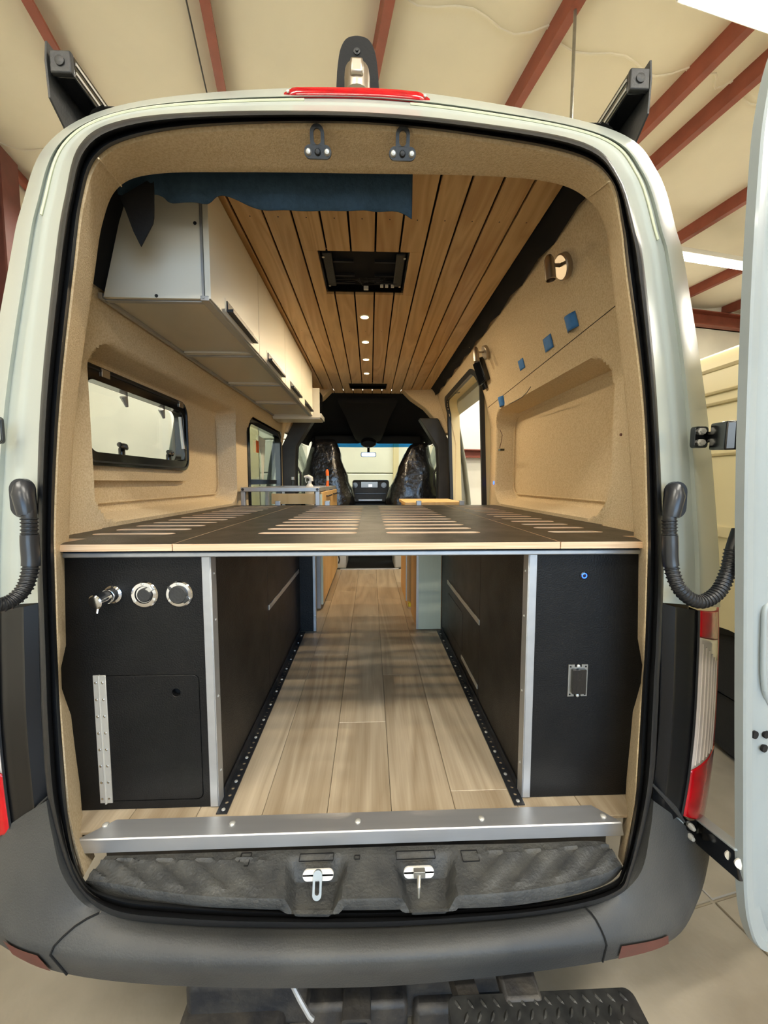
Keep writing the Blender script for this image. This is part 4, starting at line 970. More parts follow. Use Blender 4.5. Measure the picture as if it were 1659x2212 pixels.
# ---- wheels, sills and nose of the van (seen from beside it)
for s in (-1, 1):
    for y in (2.05, 5.75):
        x = VC + s * .90
        m = MB(); m.lathe((x - s * .11, y, .36), (s, 0, 0), [(.20, .02), (.33, .0), (.358, .03), (.36, .10), (.36, .16), (.33, .22), (.20, .22)], 36); wt2 = m.build('wheel', 'tyre', van)
        m = MB(); m.lathe((x + s * .06, y, .36), (s, 0, 0), [(.205, -.1), (.21, .035), (.19, .03), (.15, -.02), (.07, .0), (.05, .02), (.001, .02)], 28); m.build('wheel_rim', 'galvanised', wt2)
    m = MB(); m.box(VC + s * .935 - .02, VC + s * .935 + .02, 4.35, 5.58, .45, 1.44); m.build('cab_door_skin', 'white_paint', van, bevel=.015)
    m = MB(); m.box(VC + s * .93 - .03, VC + s * .93 + .03, 5.6, 6.75, .62, 1.30); m.build('front_wing', 'white_paint', van, bevel=.025)
m = MB(); m.loft([[Vector((VC + a * w, y, z)) for a in (-1, -.6, 0, .6, 1)] for y, z, w in ((6.12, 1.44, .90), (6.5, 1.36, .90), (6.72, 1.22, .88), (6.8, 1.0, .86), (6.8, .5, .84))], flip=True); m.build('bonnet', 'white_paint', van, smooth=50)
m = MB(); m.box(VC - .80, VC + .80, 1.15, 6.5, .34, .46); m.build('underbody', 'under_metal', van)

# ---- covered front seats (things)
def seat(rows, lb, base_x):
    t = thing('front_seat', (base_x, 4.75, .58), lb, 'seat', 'plastic covered front seats')
    m = MB(); L = []
    R = crom(rows, 5)
    for k, (z, cx, w, d, yy) in enumerate(R):
        ring = []
        for a in range(40):
            an = 2 * math.pi * a / 40; c, s = math.cos(an), math.sin(an)
            sx = math.copysign(abs(c) ** .75, c); sy = math.copysign(abs(s) ** .75, s)
            p = Vector((cx + w * sx, yy + d * sy, z)); nz = mnoise.noise(Vector((p.x * 9, p.y * 9, p.z * 5))) * .022 + mnoise.noise(Vector((p.x * 26, p.y * 26, p.z * 12))) * .010
            ring.append(p + Vector((c, s, 0)) * nz)
        L.append(ring)
    m.loft(L, closed=True, capends=True); m.build('plastic_cover', 'seat_plastic', t, smooth=80)
    m = MB(); m.box(base_x - .24, base_x + .24, 4.55, 5.0, .58, .93); m.build('seat_plinth', 'white_plastic', t, bevel=.02)
lx = PY(705, 1000, 4.7).x; rx = PY(893, 1000, 4.7).x
seat([(.93, lx, .30, .24, 4.80), (1.15, lx, .31, .25, 4.80), (1.40, lx + .02, .325, .17, 4.72), (1.62, lx - .01, .29, .14, 4.70), (1.80, lx - .02, .24, .12, 4.70), (1.96, lx - .02, .19, .11, 4.71), (2.08, lx - .015, .15, .10, 4.72), (2.125, lx - .01, .11, .06, 4.72), (2.135, lx, .03, .02, 4.72)], 'front seat under black plastic sheeting, on the left with the rounded top', lx)
seat([(.93, rx, .30, .24, 4.80), (1.15, rx, .31, .25, 4.80), (1.40, rx - .015, .32, .17, 4.72), (1.62, rx + .01, .27, .14, 4.70), (1.80, rx + .03, .215, .12, 4.70), (1.96, rx + .05, .16, .11, 4.71), (2.05, rx + .065, .115, .10, 4.72), (2.08, rx + .08, .085, .06, 4.72), (2.095, rx + .10, .03, .02, 4.72)], 'front seat under black plastic sheeting, on the right with the pointed corner', rx)

# ================================================================== FITTED FURNITURE
# overhead cabinets
CN, CF = 1.315, 3.53; XF = -.515; CB = 2.208
cl_ = (CF - CN) / 4
CLB = ['white overhead cabinet nearest the rear, with the blank white end panel', 'white overhead cabinet, second from the rear doors', 'white overhead cabinet, third from the rear doors', 'white overhead cabinet, last one towards the cab']
for k in range(4):
    a, b = CN + k * cl_, CN + (k + 1) * cl_
    t = thing('overhead_cabinet', (XF - .2, a, CB), CLB[k], 'cabinet', 'white overhead cabinets')
    def xw_(z): return VC - hw(z) + .012
    ol = [(XF - .022, CB + .004), (XF - .022, CZ - .006), (-.745, CZ - .006), (-.782, 2.49), (-.856, CB + .004)]
    m = MB(); m.plate([(x, z) for x, z in ol], [], (0, a + .002, 0), (1, 0, 0), (0, 0, 1), .014); side_o = m.build('side_panel', 'white_laminate', t, bevel=.001, seg=1)
    m = MB(); m.plate([(x, z) for x, z in ol], [], (0, b - .016, 0), (1, 0, 0), (0, 0, 1), .012); m.build('side_panel', 'white_laminate', t)
    m = MB(); m.box(xw_(CB) + .004, XF - .03, a + .036, b - .018, CB + .012, CB + .022); m.build('bottom_panel', 'cabinet_under', t)
    m = MB(); m.box(XF - .034, XF - .006, a + .001, b - .001, CB - .002, CB + .014); m.build('bottom_rail', 'aluminium_matte', t, bevel=.002)
    m = MB(); m.box(xw_(CB) + .004, XF - .03, a + .018, a + .036, CB, CB + .018); m.build('cross_rail', 'aluminium_matte', t, bevel=.002)
    m = MB(); m.box(xw_(CB), xw_(CB) + .012, a + .001, b - .001, CB, CB + .018); m.build('wall_rail', 'aluminium_matte', t)
    m = MB(); hy0, hy1 = a + .14, a + .455
    m.box(XF - .019, XF, a + .002, b - .002, CB + .004, CZ - .012); dr = m.build('cabinet_door', 'white_laminate', t, bevel=.0015)
    m = MB(); m.plate([(0, -.004), (.024, -.006), (.024, .006), (.006, .005), (.005, .034), (0, .034)], [], (XF, hy0, CB + .026), (1, 0, 0), (0, 0, 1), hy1 - hy0); m.build('handle', 'rubber', dr, bevel=.0008, seg=1)
    m = MB(); m.box(XF - .001, XF + .0012, hy0 - .012, hy1 + .012, CB + .018, CB + .066); m.build('handle_recess', 'white_laminate', dr)
    if k == 0:
        for px, py in ((338, 639), (421, 482)):
            q = PY(px, py, a + .0015); m = MB(); m.lathe(q, (0, -1, 0), [(.0055, 0), (.0055, .001), (.003, .0012), (.001, .0006)], 12); m.build('screw', 'black_plastic', side_o)
        m = MB(); m.box(XF - .026, XF - .020, a - .003, a + .004, CB + .004, CZ - .01); m.build('edge_strip', 'aluminium_matte', side_o)
# open white end carcass with drawer runner after the last cabinet
t = thing('end_carcass', (XF - .1, CF, CB), 'small open white carcass with metal runner at the front end of the overhead cabinets', 'cabinet')
m = MB(); m.box(XF - .36, XF + .06, CF + .015, CF + .03, CB - .01, 2.46); m.build('side_panel', 'white_laminate', t)
m = MB(); m.box(XF - .36, XF + .06, CF + .03, CF + .25, CB - .02, CB - .005); m.build('bottom_panel', 'white_laminate', t)
m = MB(); m.box(XF + .02, XF + .06, CF + .03, CF + .25, CB + .02, 2.44); m.build('dark_front', 'gloss_black', t)
m = MB(); m.box(XF + .045, XF + .075, CF + .02, CF + .26, CB - .01, CB + .03); m.build('drawer_runner', 'zinc', t, bevel=.003)

# dark cloth hanging from the header
t = thing('dark_cloth', PY(600, 400, 1.19), 'dark blue-grey cloth hanging ragged from the rear header over the ceiling', 'cloth')
bot = [(255, 420), (300, 425), (332, 425), (350, 424), (372, 438), (420, 441), (446, 438), (470, 425), (505, 432), (545, 445), (585, 457), (640, 457), (700, 452), (760, 459), (800, 456), (830, 455), (860, 462), (889, 472)]
B3 = [PY(a, b, 1.20) for a, b in crom(bot, 5)]; n = len(B3)
L = []
for j in range(9):
    f = j / 8; row = []
    for i, p in enumerate(B3):
        y = 1.165 + .035 * f + .007 * math.sin(i * .45) * f; row.append(Vector((p.x, y, 2.585 + (p.z - 2.585) * f)))
    L.append(row)
m = MB(); m.loft(L, flip=False); o = m.build('cloth_sheet', 'navy_cloth', t, smooth=70); s_ = o.modifiers.new('solid', 'SOLIDIFY'); s_.thickness = .003
fl = [(258, 425), (332, 382), (332, 470), (330, 482), (304, 532), (288, 500), (270, 452)]
m = MB(); m.plate([((p := PY(a, b, 1.185)).x, p.z) for a, b in fl], [], (0, 1.185, 0), (1, 0, 0), (0, 0, 1), .004); m.build('torn_flap', 'soft_black', t)

# ceiling downlights
for k, (px, py) in enumerate(((788, 684), (791, 738), (793, 776), (795, 806))):
    q = PZ(px, py, CZ); q.x = -.031
    t = thing('ceiling_downlight', q, ['glowing round downlight nearest the large ceiling opening', 'second glowing downlight from the large ceiling opening', 'third glowing downlight from the large ceiling opening', 'glowing downlight closest to the cab'][k], 'lamp', 'round downlights along the plank ceiling')
    m = MB(); m.lathe(q + Vector((0, 0, .001)), (0, 0, -1), [(.030, 0), (.030, .003), (.024, .006), (.022, .003), (.001, .003)], 24); m.build('bezel', 'white_plastic', t)
    m = MB(); m.lathe(q + Vector((0, 0, -.002)), (0, 0, -1), [(.021, 0), (.021, .003), (.001, .004)], 24); m.build('diffuser', 'led_warm', t)
    ld = bpy.data.lights.new('downlight_glow', 'AREA'); ld.shape = 'DISK'; ld.size = .04; ld.energy = LED_W; ld.color = (1, .80, .52)
    lo = bpy.data.objects.new('downlight_glow', ld); COL.objects.link(lo); lo.parent = t; lo.location = (0, 0, -.009)
# fan openings
def fan(o, lb, big):
    x0, x1, y0, y1 = o; t = thing('fan_opening', ((x0 + x1) / 2, (y0 + y1) / 2, CZ), lb, 'vent', 'fan openings in the plank ceiling')
    m = MB(); m.plate([(x0, y0), (x1, y0), (x1, y1), (x0, y1)], [[(x0 + .008, y0 + .008), (x1 - .008, y0 + .008), (x1 - .008, y1 - .008), (x0 + .008, y1 - .008)]], (0, 0, CZ + .012), (1, 0, 0), (0, 1, 0), -.05); m.build('frame', 'gloss_black', t)
    m = MB(); m.box(x0, x1, y0, y1, CZ + .048, CZ + .052); m.build('back_plate', 'void_black', t)
    if big:
        for a in (x0 + .015, x1 - .055):
            m = MB(); m.box(a, a + .04, y0 + .05, y1 - .05, CZ + .016, CZ + .03); m.build('side_bar', 'black_plastic', t, bevel=.004)
        for yy in (y0 + .13, y0 + .25, y0 + .32):
            for a, b in ((x0 + .05, x0 + .15), (x1 - .15, x1 - .05)): m = MB(); m.box(a, b, yy, yy + .012, CZ + .03, CZ + .04); m.build('slat', 'rubber_gloss', t)
        for a, b in ((x0 + .018, y0 + .07), (x1 - .018, y0 + .07), (x0 + .022, y1 - .06), (x1 - .022, y1 - .06)):
            m = MB(); m.lathe((a, b, CZ + .014), (0, 0, -1), [(.006, 0), (.006, .002), (.001, .003)], 10); m.build('screw', 'zinc', t)
        for k in range(5):
            rr = random.Random(k); cxx, cyy = x0 + .2 + rr.uniform(-.03, .12), y0 + .3
            m = MB(); m.tube([(cxx + rr.uniform(-.05, .05) * j, cyy + rr.uniform(-.05, .02), CZ + .035 - .02 * math.sin(j * .8)) for j in range(5)], .002, 5); m.build('wire', 'black_plastic', t)
        m = MB(); m.obox((x0 + .205, y1 - .045, CZ + .012), (.012, 0, 0), (0, .008, 0), (0, 0, .008)); m.build('connector', 'white_plastic', t, bevel=.002)
        for a in (.285, .31, .34): m = MB(); m.obox((x0 + a, y1 - .06, CZ + .016), (.008, 0, 0), (0, .006, 0), (0, 0, .006)); m.build('connector', 'white_plastic', t, bevel=.001)
    else:
        m = MB(); m.tube([(x0 + .03 + .33 * k / 10, y0 + .06 - .03 * math.sin(math.pi * k / 10), CZ + .02) for k in range(11)], .006, 8); m.build('trim_strip', 'zinc', t)
fan(OP[0], 'square black fan opening in the plank ceiling with loose wires', True); fan(OP[1], 'smaller black ceiling opening beside the cab headliner', False)

# ================================================================== BED PLATFORM
BZ = PY(790, 1173, 1.0).z; BY0, BY1 = 1.0, 2.66
def deck(poly, slots, lb):
    c = (sum(p[0] for p in poly) / len(poly), sum(p[1] for p in poly) / len(poly))
    m = MB(); m.plate(poly, slots, (0, 0, BZ), (1, 0, 0), (0, 1, 0), .018, 0, 1)
    o = m.build('deck_panel', ['black_ply_lit', 'ply_edge'], None, origin=(c[0], c[1], BZ - .018), smooth=0)
    return tag(o, lb, 'bed panel', 'slotted bed deck panels')
SY = [1.205 + .110 * k for k in range(13)]; SW = .040
deck([(-.509, BY0), (.506, BY0), (.506, BY1), (-.509, BY1)], [slot(a, b, y - SW / 2, y + SW / 2) for y in SY for a, b in ((-.350, -.042), (.049, .349))], 'wide middle bed deck panel of black plywood with two columns of slots')
lw = [(-.512, BY0), (-.512, BY1), (-.985, BY1), (-.985, 1.43), (-.915, 1.34), (-.905, 1.115), (-.80, 1.105), (-.815, BY0)]
deck(lw, [slot(-.85, -.605, y - SW / 2, y + SW / 2) for y in SY], 'left bed deck panel of black plywood reaching under the window')
rw = [(.509, BY0), (.79, BY0), (.745, 1.105), (.84, 1.115), (.85, 1.38), (.925, 1.47), (.925, BY1), (.509, BY1)]
deck(rw, [slot(.57, .745, y - SW / 2, y + SW / 2) for y in SY], 'right bed deck panel of black plywood below the plain niche')
t = thing('bed_frame', (0, BY0, BZ - .05), 'aluminium extrusion frame carrying the bed deck', 'bed frame')
zt = BZ - .0185
m = MB(); m.box(-.835, .775, BY0 + .030, BY0 + .065, zt - .007, zt - .001); m.build('front_rail', 'gloss_black', t, bevel=.002)
m = MB(); m.box(-.835, .775, BY0 + .022, BY0 + .060, zt - .0205, zt - .007); m.build('front_rail', 'aluminium_matte', t, bevel=.003)
for y in (1.205, 1.535, 1.645, 2.415, 2.525):
    m = MB(); m.box(-.42, .42, y - .028, y + .028, zt - .030, zt - .008); m.build('cross_rail', 'aluminium', t, bevel=.002)
for x in (-.86, .80):
    m = MB(); m.box(x - .02, x + .02, BY0 + .13, BY1 - .05, zt - .019, zt - .001); m.build('side_rail', 'aluminium_matte', t)
for px, py in ((600, 1085), (707, 1086), (905, 1082), (998, 1083)):
    q = PY(px, py, BY1 + .01); m = MB(); m.box(q.x - .018, q.x + .018, BY1 + .003, BY1 + .03, BZ - .03, BZ + .030); m.build('end_bracket', 'aluminium_matte', t, bevel=.004)

# ================================================================== GARAGE CABINETS UNDER THE BED
YP = PZ(300, 1748, FZ).y; PT = zt - .022
def end_poly(x0, x1): return [(x0, FZ + .002), (x1, FZ + .002), (x1, PT), (x0, PT)]
# ---- left
t = thing('storage_cabinet', (-.6, YP, FZ), 'black left storage cabinet under the bed with shower tap and hinged hatch', 'cabinet')
h0, h1 = PY(222, 1735, YP), PY(430, 1456, YP)
hx0, hx1, hz0, hz1 = h0.x + .012, h1.x, h0.z + .004, h1.z
m = MB(); m.plate(end_poly(-.885, -.440), [rrect(hx0, hx1, hz0, hz1, .018, 4)], (0, YP, 0), (1, 0, 0), (0, 0, 1), .015); ep = m.build('end_panel', 'black_ply', t, smooth=0)
m = MB(); m.plate(rrect(hx0 + .002, hx1 - .002, hz0 + .002, hz1 - .002, .017, 4), [circ(hx1 - .064, hz1 - .052, .0115)], (0, YP - .0005, 0), (1, 0, 0), (0, 0, 1), .015); hd = m.build('hatch_door', 'black_ply', t, bevel=.001, seg=1)
m = MB(); m.box(hx1 - .08, hx1 - .05, YP + .02, YP + .03, hz1 - .07, hz1 - .03); m.build('latch_hole', 'void_black', hd)
m = MB(); m.box(hx0 - .0165, hx0 - .001, YP - .003, YP - .0002, hz0 - .002, hz1 + .002); pn = m.build('piano_hinge', 'zinc', hd, bevel=.0006, seg=1)
m = MB(); m.box(hx0 + .0015, hx0 + .0175, YP - .0035, YP - .0006, hz0 - .002, hz1 + .002); m.build('piano_hinge', 'zinc', hd, bevel=.0006, seg=1)
m = MB(); m.cyl((hx0, YP - .0035, hz0 - .003), (hx0, YP - .0035, hz1 + .003), .003, 10); m.build('hinge_pin', 'zinc', hd)
for k in range(8):
    for dx in (-.009, .009):
        zz = hz0 + .012 + (hz1 - hz0 - .03) * k / 7; m = MB(); m.lathe((hx0 + dx, YP - .0034, zz), (0, -1, 0), [(.0036, 0), (.0036, .001), (.001, .0022)], 8); m.build('rivet', 'chrome', hd)
def corner_trim(t, x, s):
    m = MB(); m.box(min(x, x + s * -.022), max(x, x + s * -.022), YP - .004, YP - .001, FZ + .004, PT); m.box(min(x, x + s * .003), max(x, x + s * .003), YP - .004, YP + .030, FZ + .004, PT)
    ct = m.build('corner_trim', 'aluminium_matte', t, bevel=.001, seg=1)
    for z in (.80, 1.02, 1.24, 1.37):
        m = MB(); m.lathe((x + s * .003, YP + .015, z), (s, 0, 0), [(.004, 0), (.004, .001), (.001, .003)], 8); m.build('screw', 'zinc', ct)
corner_trim(t, -.432, 1)
YE = PZ(950, 1360, FZ).y
m = MB(); m.box(-.447, -.432, YP + .002, 1.60, FZ + .002, PT); m.build('side_panel', 'black_ply_sheen', t, bevel=.001, seg=1)
m = MB(); m.box(-.447, -.432, 1.603, YE, FZ + .002, PT); m.build('side_panel', 'black_ply_sheen', t, bevel=.001, seg=1)
m = MB(); m.box(-.4325, -.4285, 1.61, 2.28, 1.078, 1.100); m.build('piano_hinge', 'zinc', t, bevel=.001)
m = MB(); m.box(-.432, -.352, YE, YE + .015, FZ + .002, PT); m.build('return_panel', 'black_ply', t)
m = MB(); m.box(-.352, -.336, YE - .004, YE + .03, FZ + .002, PT); rp = m.build('return_trim', 'aluminium_matte', t, bevel=.001)
for z in (.80, 1.28): m = MB(); m.lathe((-.344, YE - .004, z), (0, -1, 0), [(.005, 0), (.005, .001), (.001, .003)], 10); m.build('screw', 'zinc', rp)
# ---- right
t2 = thing('storage_cabinet', (.6, YP, FZ), 'black right storage cabinet under the bed with blue lit button and socket', 'cabinet')
m = MB(); m.plate(end_poly(.455, .832), [], (0, YP, 0), (1, 0, 0), (0, 0, 1), .015); m.build('end_panel', 'black_ply', t2, smooth=0)
corner_trim(t2, .440, -1)
hr = (1.53, 2.10, .77, .985)
m = MB(); m.plate(rrect(YP + .002, 1.50, FZ + .002, PT, .001, 1), [], (.440, 0, 0), (0, 1, 0), (0, 0, 1), -.015); m.build('side_panel', 'black_ply_sheen', t2, smooth=0)
m = MB(); m.plate([(1.503, FZ + .002), (YE, FZ + .002), (YE, PT), (1.503, PT)], [rrect(1.78, 2.12, .80, .995, .012, 3)], (.440, 0, 0), (0, 1, 0), (0, 0, 1), -.015); m.build('side_panel', 'black_ply_sheen', t2, smooth=0)
m = MB(); m.plate(rrect(1.783, 2.117, .803, .992, .011, 3), [], (.4395, 0, 0), (0, 1, 0), (0, 0, 1), -.015); m.build('hatch_door', 'black_ply_sheen', t2, smooth=0)
m = MB(); m.box(.436, .440, 1.50, 2.14, 1.042, 1.064); m.build('piano_hinge', 'zinc', t2, bevel=.001)
m = MB(); m.box(.436, .440, 1.51, 1.79, .768, .786); m.build('piano_hinge', 'zinc', t2, bevel=.001)
# floor angle tracks with screws (things screwed to the floor)
for x, s, lb in ((-.430, 1, 'black perforated angle along the foot of the left storage cabinet'), (.438, -1, 'black perforated angle along the foot of the right storage cabinet')):
    t3 = thing('floor_angle', (x, YP, FZ), lb, 'angle strip', 'black floor angles'); y0_ = PZ(470, 1760, FZ).y
    holes = [circ(.016, y0_ + .012 + .0255 * k, .0055, 8) for k in range(int((YE - y0_) / .0255) - 1)]
    m = MB(); m.plate([(.0, y0_), (.030, y0_), (.030, YE - .02), (.0, YE - .02)], holes, (x + (s * .0 if s > 0 else -.030), 0, FZ + .004), (1, 0, 0), (0, 1, 0), .0035); m.build('foot_leaf', 'rubber_gloss', t3, smooth=0)
    m = MB(); m.box(min(x, x + s * .003), max(x, x + s * .003), YP + .033, YE - .02, FZ + .004, FZ + .030); m.build('wall_leaf', 'rubber_gloss', t3)
    for k in range(0, 27):
        if k % 2: continue
        m = MB(); m.lathe((x + s * .016, y0_ + .012 + .0255 * 2 * k, FZ + .004), (0, 0, 1), [(.0055, 0), (.005, .002), (.001, .0035)], 8); m.build('screw', 'zinc', t3)

# ---- shower tap, two chrome inlets, socket, blue button
p = PY(246, 1283, YP); t = thing('shower_tap', (p.x, YP, p.z), 'chrome mixer tap knob on the left black panel', 'tap')
m = MB(); m.lathe((p.x, YP - .0005, p.z), (0, -1, 0), [(.024, 0), (.024, .005), (.019, .008), (.019, .024), (.0185, .026)], 24); m.build('collar', 'chrome', t)
m = MB(); m.lathe((p.x - .002, YP - .026, p.z), (-.15, -1, -.1), [(.017, 0), (.017, .012), (.019, .014), (.019, .036), (.016, .039), (.001, .039)], 24); m.build('knob', 'chrome', t)
m = MB(); m.tube([(p.x - .006, YP - .052, p.z - .018), (p.x - .007, YP - .055, p.z - .034)], [.004, .0035], 8); m.build('lever', 'chrome', t)
for px, py, rot, lb in ((313, 1284, 20, 'round chrome water inlet with a small black cap, next to the tap'), (388, 1283, 0, 'round chrome water inlet with a large black cap, beside the aluminium trim')):
    p = PY(px, py, YP); t = thing('water_inlet', (p.x, YP, p.z), lb, 'water inlet', 'chrome water inlets')
    m = MB(); m.lathe((p.x, YP - .0005, p.z), (0, -1, 0), [(.036, 0), (.036, .002), (.033, .005), (.024, .0055), (.022, .002), (.001, .002)], 32); m.build('flange', 'chrome', t)
    r_ = .019 if rot else .0245
    m = MB(); m.lathe((p.x + (.004 if rot else 0), YP - .003, p.z), (0, -1, 0), [(r_, 0), (r_, .007), (r_ - .003, .010), (.001, .010)], 24); c = m.build('cap', 'black_plastic', t)
    ears = ((.7, .7),) if rot else ((-.75, .6), (.8, -.6))
    for ex, ez in ears:
        m = MB(); m.obox((p.x + ex * .024, YP - .008, p.z + ez * .022), (.007 * (1 if ex > 0 else -1), 0, .005), (0, .004, 0), (-.004, 0, .006)); m.build('cap_ear', 'black_plastic' if not rot else 'zinc', c, bevel=.002)
    for k in range(3):
        a = math.radians(95 + 120 * k); m = MB(); m.lathe((p.x + .029 * math.cos(a), YP - .0055, p.z + .029 * math.sin(a)), (0, -1, 0), [(.0042, 0), (.0042, .001), (.001, .002)], 8); m.build('screw', 'zinc', t)
p = PY(1247, 1469, YP); t = thing('power_socket', (p.x, YP, p.z), 'black double power socket in a bare metal strap on the right panel', 'socket')
m = MB(); m.plate([(-.028, -.047), (-.010, -.047), (-.010, -.040), (.010, -.040), (.010, -.047), (.028, -.047), (.028, .047), (.010, .047), (.010, .040), (-.010, .040), (-.010, .047), (-.028, .047)], [], (p.x, YP - .0005, p.z), (1, 0, 0), (0, 0, 1), -.002); st = m.build('metal_strap', 'galvanised', t)
m = MB(); m.plate(rrect(-.020, .020, -.036, .036, .003, 2), [], (p.x, YP - .012, p.z), (1, 0, 0), (0, 0, 1), .010); fc = m.build('socket_face', 'gloss_black', t, bevel=.0015)
for dz in (-.018, .018):
    for dx, h in ((-.006, .006), (.006, .005)): m = MB(); m.box(p.x + dx - .001, p.x + dx + .001, YP - .0124, YP - .0115, p.z + dz - h, p.z + dz + h); m.build('slot', 'screen', fc)
    m = MB(); m.cyl((p.x, YP - .0124, p.z + dz - .011), (p.x, YP - .0115, p.z + dz - .011), .0025, 8); m.build('slot', 'screen', fc)
for dz in (-.043, .043): m = MB(); m.lathe((p.x, YP - .002, p.z + dz), (0, -1, 0), [(.005, 0), (.005, .003), (.001, .005)], 8); m.build('screw', 'zinc', st)
for dx in (-.022, .022):
    for dz in (-.041, .041): m = MB(); m.cyl((p.x + dx, YP - .003, p.z + dz), (p.x + dx, YP - .002, p.z + dz), .0025, 8); m.build('strap_hole', 'void_black', st)
p = PY(1261, 1243, YP); t = thing('push_button', (p.x, YP, p.z), 'small round push button with a glowing blue ring on the right panel', 'button')
m = MB(); m.lathe((p.x, YP - .0003, p.z), (0, -1, 0), [(.011, 0), (.011, .002), (.0095, .003), (.001, .003)], 20); m.build('bezel', 'gloss_black', t)
m = MB(); m.lathe((p.x, YP - .003, p.z), (0, -1, 0), [(.0075, 0), (.0075, .0012), (.0055, .0012), (.0055, 0)], 20); m.build('light_ring', 'led_blue', t)

# ================================================================== GALLEY AND BENCH AHEAD OF THE BED
# left galley: birch box with drawer fronts, aluminium frame on top
GX0, GX1, GY0, GY1, GZ = -.905, PY(690, 1060, 2.72).x, 2.72, 4.0, PY(683, 1053, 2.68).z
t = thing('galley_cabinet', ((GX0 + GX1) / 2, GY0, FZ), 'birch plywood galley cabinet with bare aluminium frame ahead of the bed', 'cabinet')
s = .030
for x in (GX0 + s / 2, GX1 - s / 2):
    for y in (GY0 + s / 2, (GY0 + GY1) / 2, GY1 - s / 2):
        m = MB(); m.box(x - s / 2, x + s / 2, y - s / 2, y + s / 2, FZ + .01, GZ - s); m.build('frame_post', 'aluminium_matte', t, bevel=.003)
    m = MB(); m.box(x - s / 2, x + s / 2, GY0 + s, GY1 - s, GZ - s, GZ); m.build('frame_rail', 'aluminium_matte', t, bevel=.003)
for y in (GY0, (GY0 + GY1) / 2 - .32, GY1 - s):
    m = MB(); m.box(GX0, GX1, y, y + s, GZ - s, GZ); m.build('frame_rail', 'aluminium_matte', t, bevel=.003)
for x in (GX0 + s / 2, GX1 - s / 2):
    m = MB(); m.lathe((x, GY0, GZ - s / 2), (0, -1, 0), [(.010, 0), (.010, .001), (.004, .0012), (.001, .0005)], 10); m.build('end_bolt', 'rubber_gloss', t)
m = MB(); m.box(GX0 + .2, GX1 - .005, GY0 + .05, GY0 + .065, GZ - .12, GZ - .045); m.build('back_panel', 'birch', t)
m = MB(); m.box(GX1 - .001, GX1 + .014, GY0 + .06, 3.38, FZ + .03, GZ - .035); d1_ = m.build('drawer_front', 'birch', t, bevel=.002)
m = MB(); m.box(GX1 - .001, GX1 + .014, 3.39, GY1 - .02, FZ + .03, GZ - .035); d2_ = m.build('drawer_front', 'birch', t, bevel=.002)
for dd, y in ((d1_, 3.0), (d2_, 3.55)): m = MB(); m.box(GX1 + .014, GX1 + .034, y, y + .30, GZ - .075, GZ - .065); m.build('handle', 'gloss_black', dd, bevel=.001)
m = MB(); m.box(GX1 - .012, GX1 + .012, GY0 + .035, GY0 + .058, FZ + .03, GZ - .05); m.build('edge_strip', 'pale_board', t)
for k in range(3): m = MB(); q = 3.0 + .25 * k; m.tube([(GX1 + .01, GY1 + .02, 1.1 - .2 * k), (GX1 + .03, GY1 + .03, 1.0 - .2 * k), (GX1 + .02, GY1 + .03, .86 - .1 * k)], .008, 6); m.build('loose_cable', 'rubber', t)
# bench on the right
bx0, bx1, by0, by1 = PY(875, 1086, 2.72).x, PY(1003, 1086, 2.72).x, 2.72, 3.3; bz = PY(940, 1085, 2.72).z
t = thing('bench_cabinet', ((bx0 + bx1) / 2, by0, FZ), 'birch topped bench cabinet ahead of the bed on the right', 'cabinet')
m = MB(); m.box(bx0, bx1, by0, by1, bz - .022, bz); m.build('bench_top', 'birch', t, bevel=.002)
m = MB(); m.box(bx0 + .02, bx0 + .035, by0 + .02, by1, FZ + .01, bz - .022); m.build('side_panel', 'birch', t)
m = MB(); m.box(bx0 + .03, bx1, by0 + .01, by0 + .025, FZ + .01, bz - .022); m.build('end_panel', 'birch', t)
m = MB(); m.box(bx0 + .012, bx0 + .020, by0 + .04, by0 + .062, FZ + .05, bz - .03); ph = m.build('piano_hinge', 'zinc', t)
q = PX(885, 1305, bx0 + .012); m = MB(); m.obox((bx0 + .010, q.y, q.z), (.008, 0, 0), (0, .02, 0), (0, 0, .012)); m.build('latch', 'yellow', t, bevel=.002)
# pale board standing against the right storage cabinet
w0_, w1_ = PY(900, 1357, YE), PY(957, 1357, YE)
t = thing('pale_cabinet', ((w0_.x + w1_.x) / 2, YE + .02, FZ), 'pale greenish white board panel at the front end of the right storage cabinet', 'panel')
m = MB(); m.box(w0_.x, .437, YE, YE + .018, FZ + .004, PT - .002); m.build('front_board', 'pale_board', t, bevel=.001)
m = MB(); m.box(w0_.x, w0_.x + .016, YE + .019, 2.66, FZ + .004, PT - .002); m.build('side_board', 'birch', t)
m = MB(); m.box(w0_.x - .004, w0_.x + .010, YE - .003, YE - .0005, FZ + .006, PT - .004); m.build('piano_hinge', 'zinc', t)
# small things on the galley frame
p = PY(669, 1049, 3.2); gz = GZ
t = thing('spray_bottle', (p.x, 3.2, gz), 'white trigger head of a spray bottle on the galley frame', 'bottle')
m = MB(); m.lathe((p.x, 3.2, gz), (0, 0, 1), [(.036, -.16), (.038, -.03), (.034, .0), (.016, .025), (.016, .045)], 18); m.build('bottle_body', 'white_plastic', t)
m = MB(); m.tube([(p.x + .012, 3.2, gz + .045), (p.x + .012, 3.2, gz + .07), (p.x - .01, 3.2, gz + .083), (p.x - .045, 3.2, gz + .080)], [.018, .019, .016, .008], 10); m.tube([(p.x - .03, 3.2, gz + .07), (p.x - .034, 3.2, gz + .05), (p.x - .026, 3.2, gz + .03)], .004, 6); m.build('trigger_head', 'white_plastic', t)
p = PY(707, 1035, 3.3); t = thing('bar_clamp', (p.x, 3.3, gz), 'orange spring clamp standing on the galley frame', 'clamp')
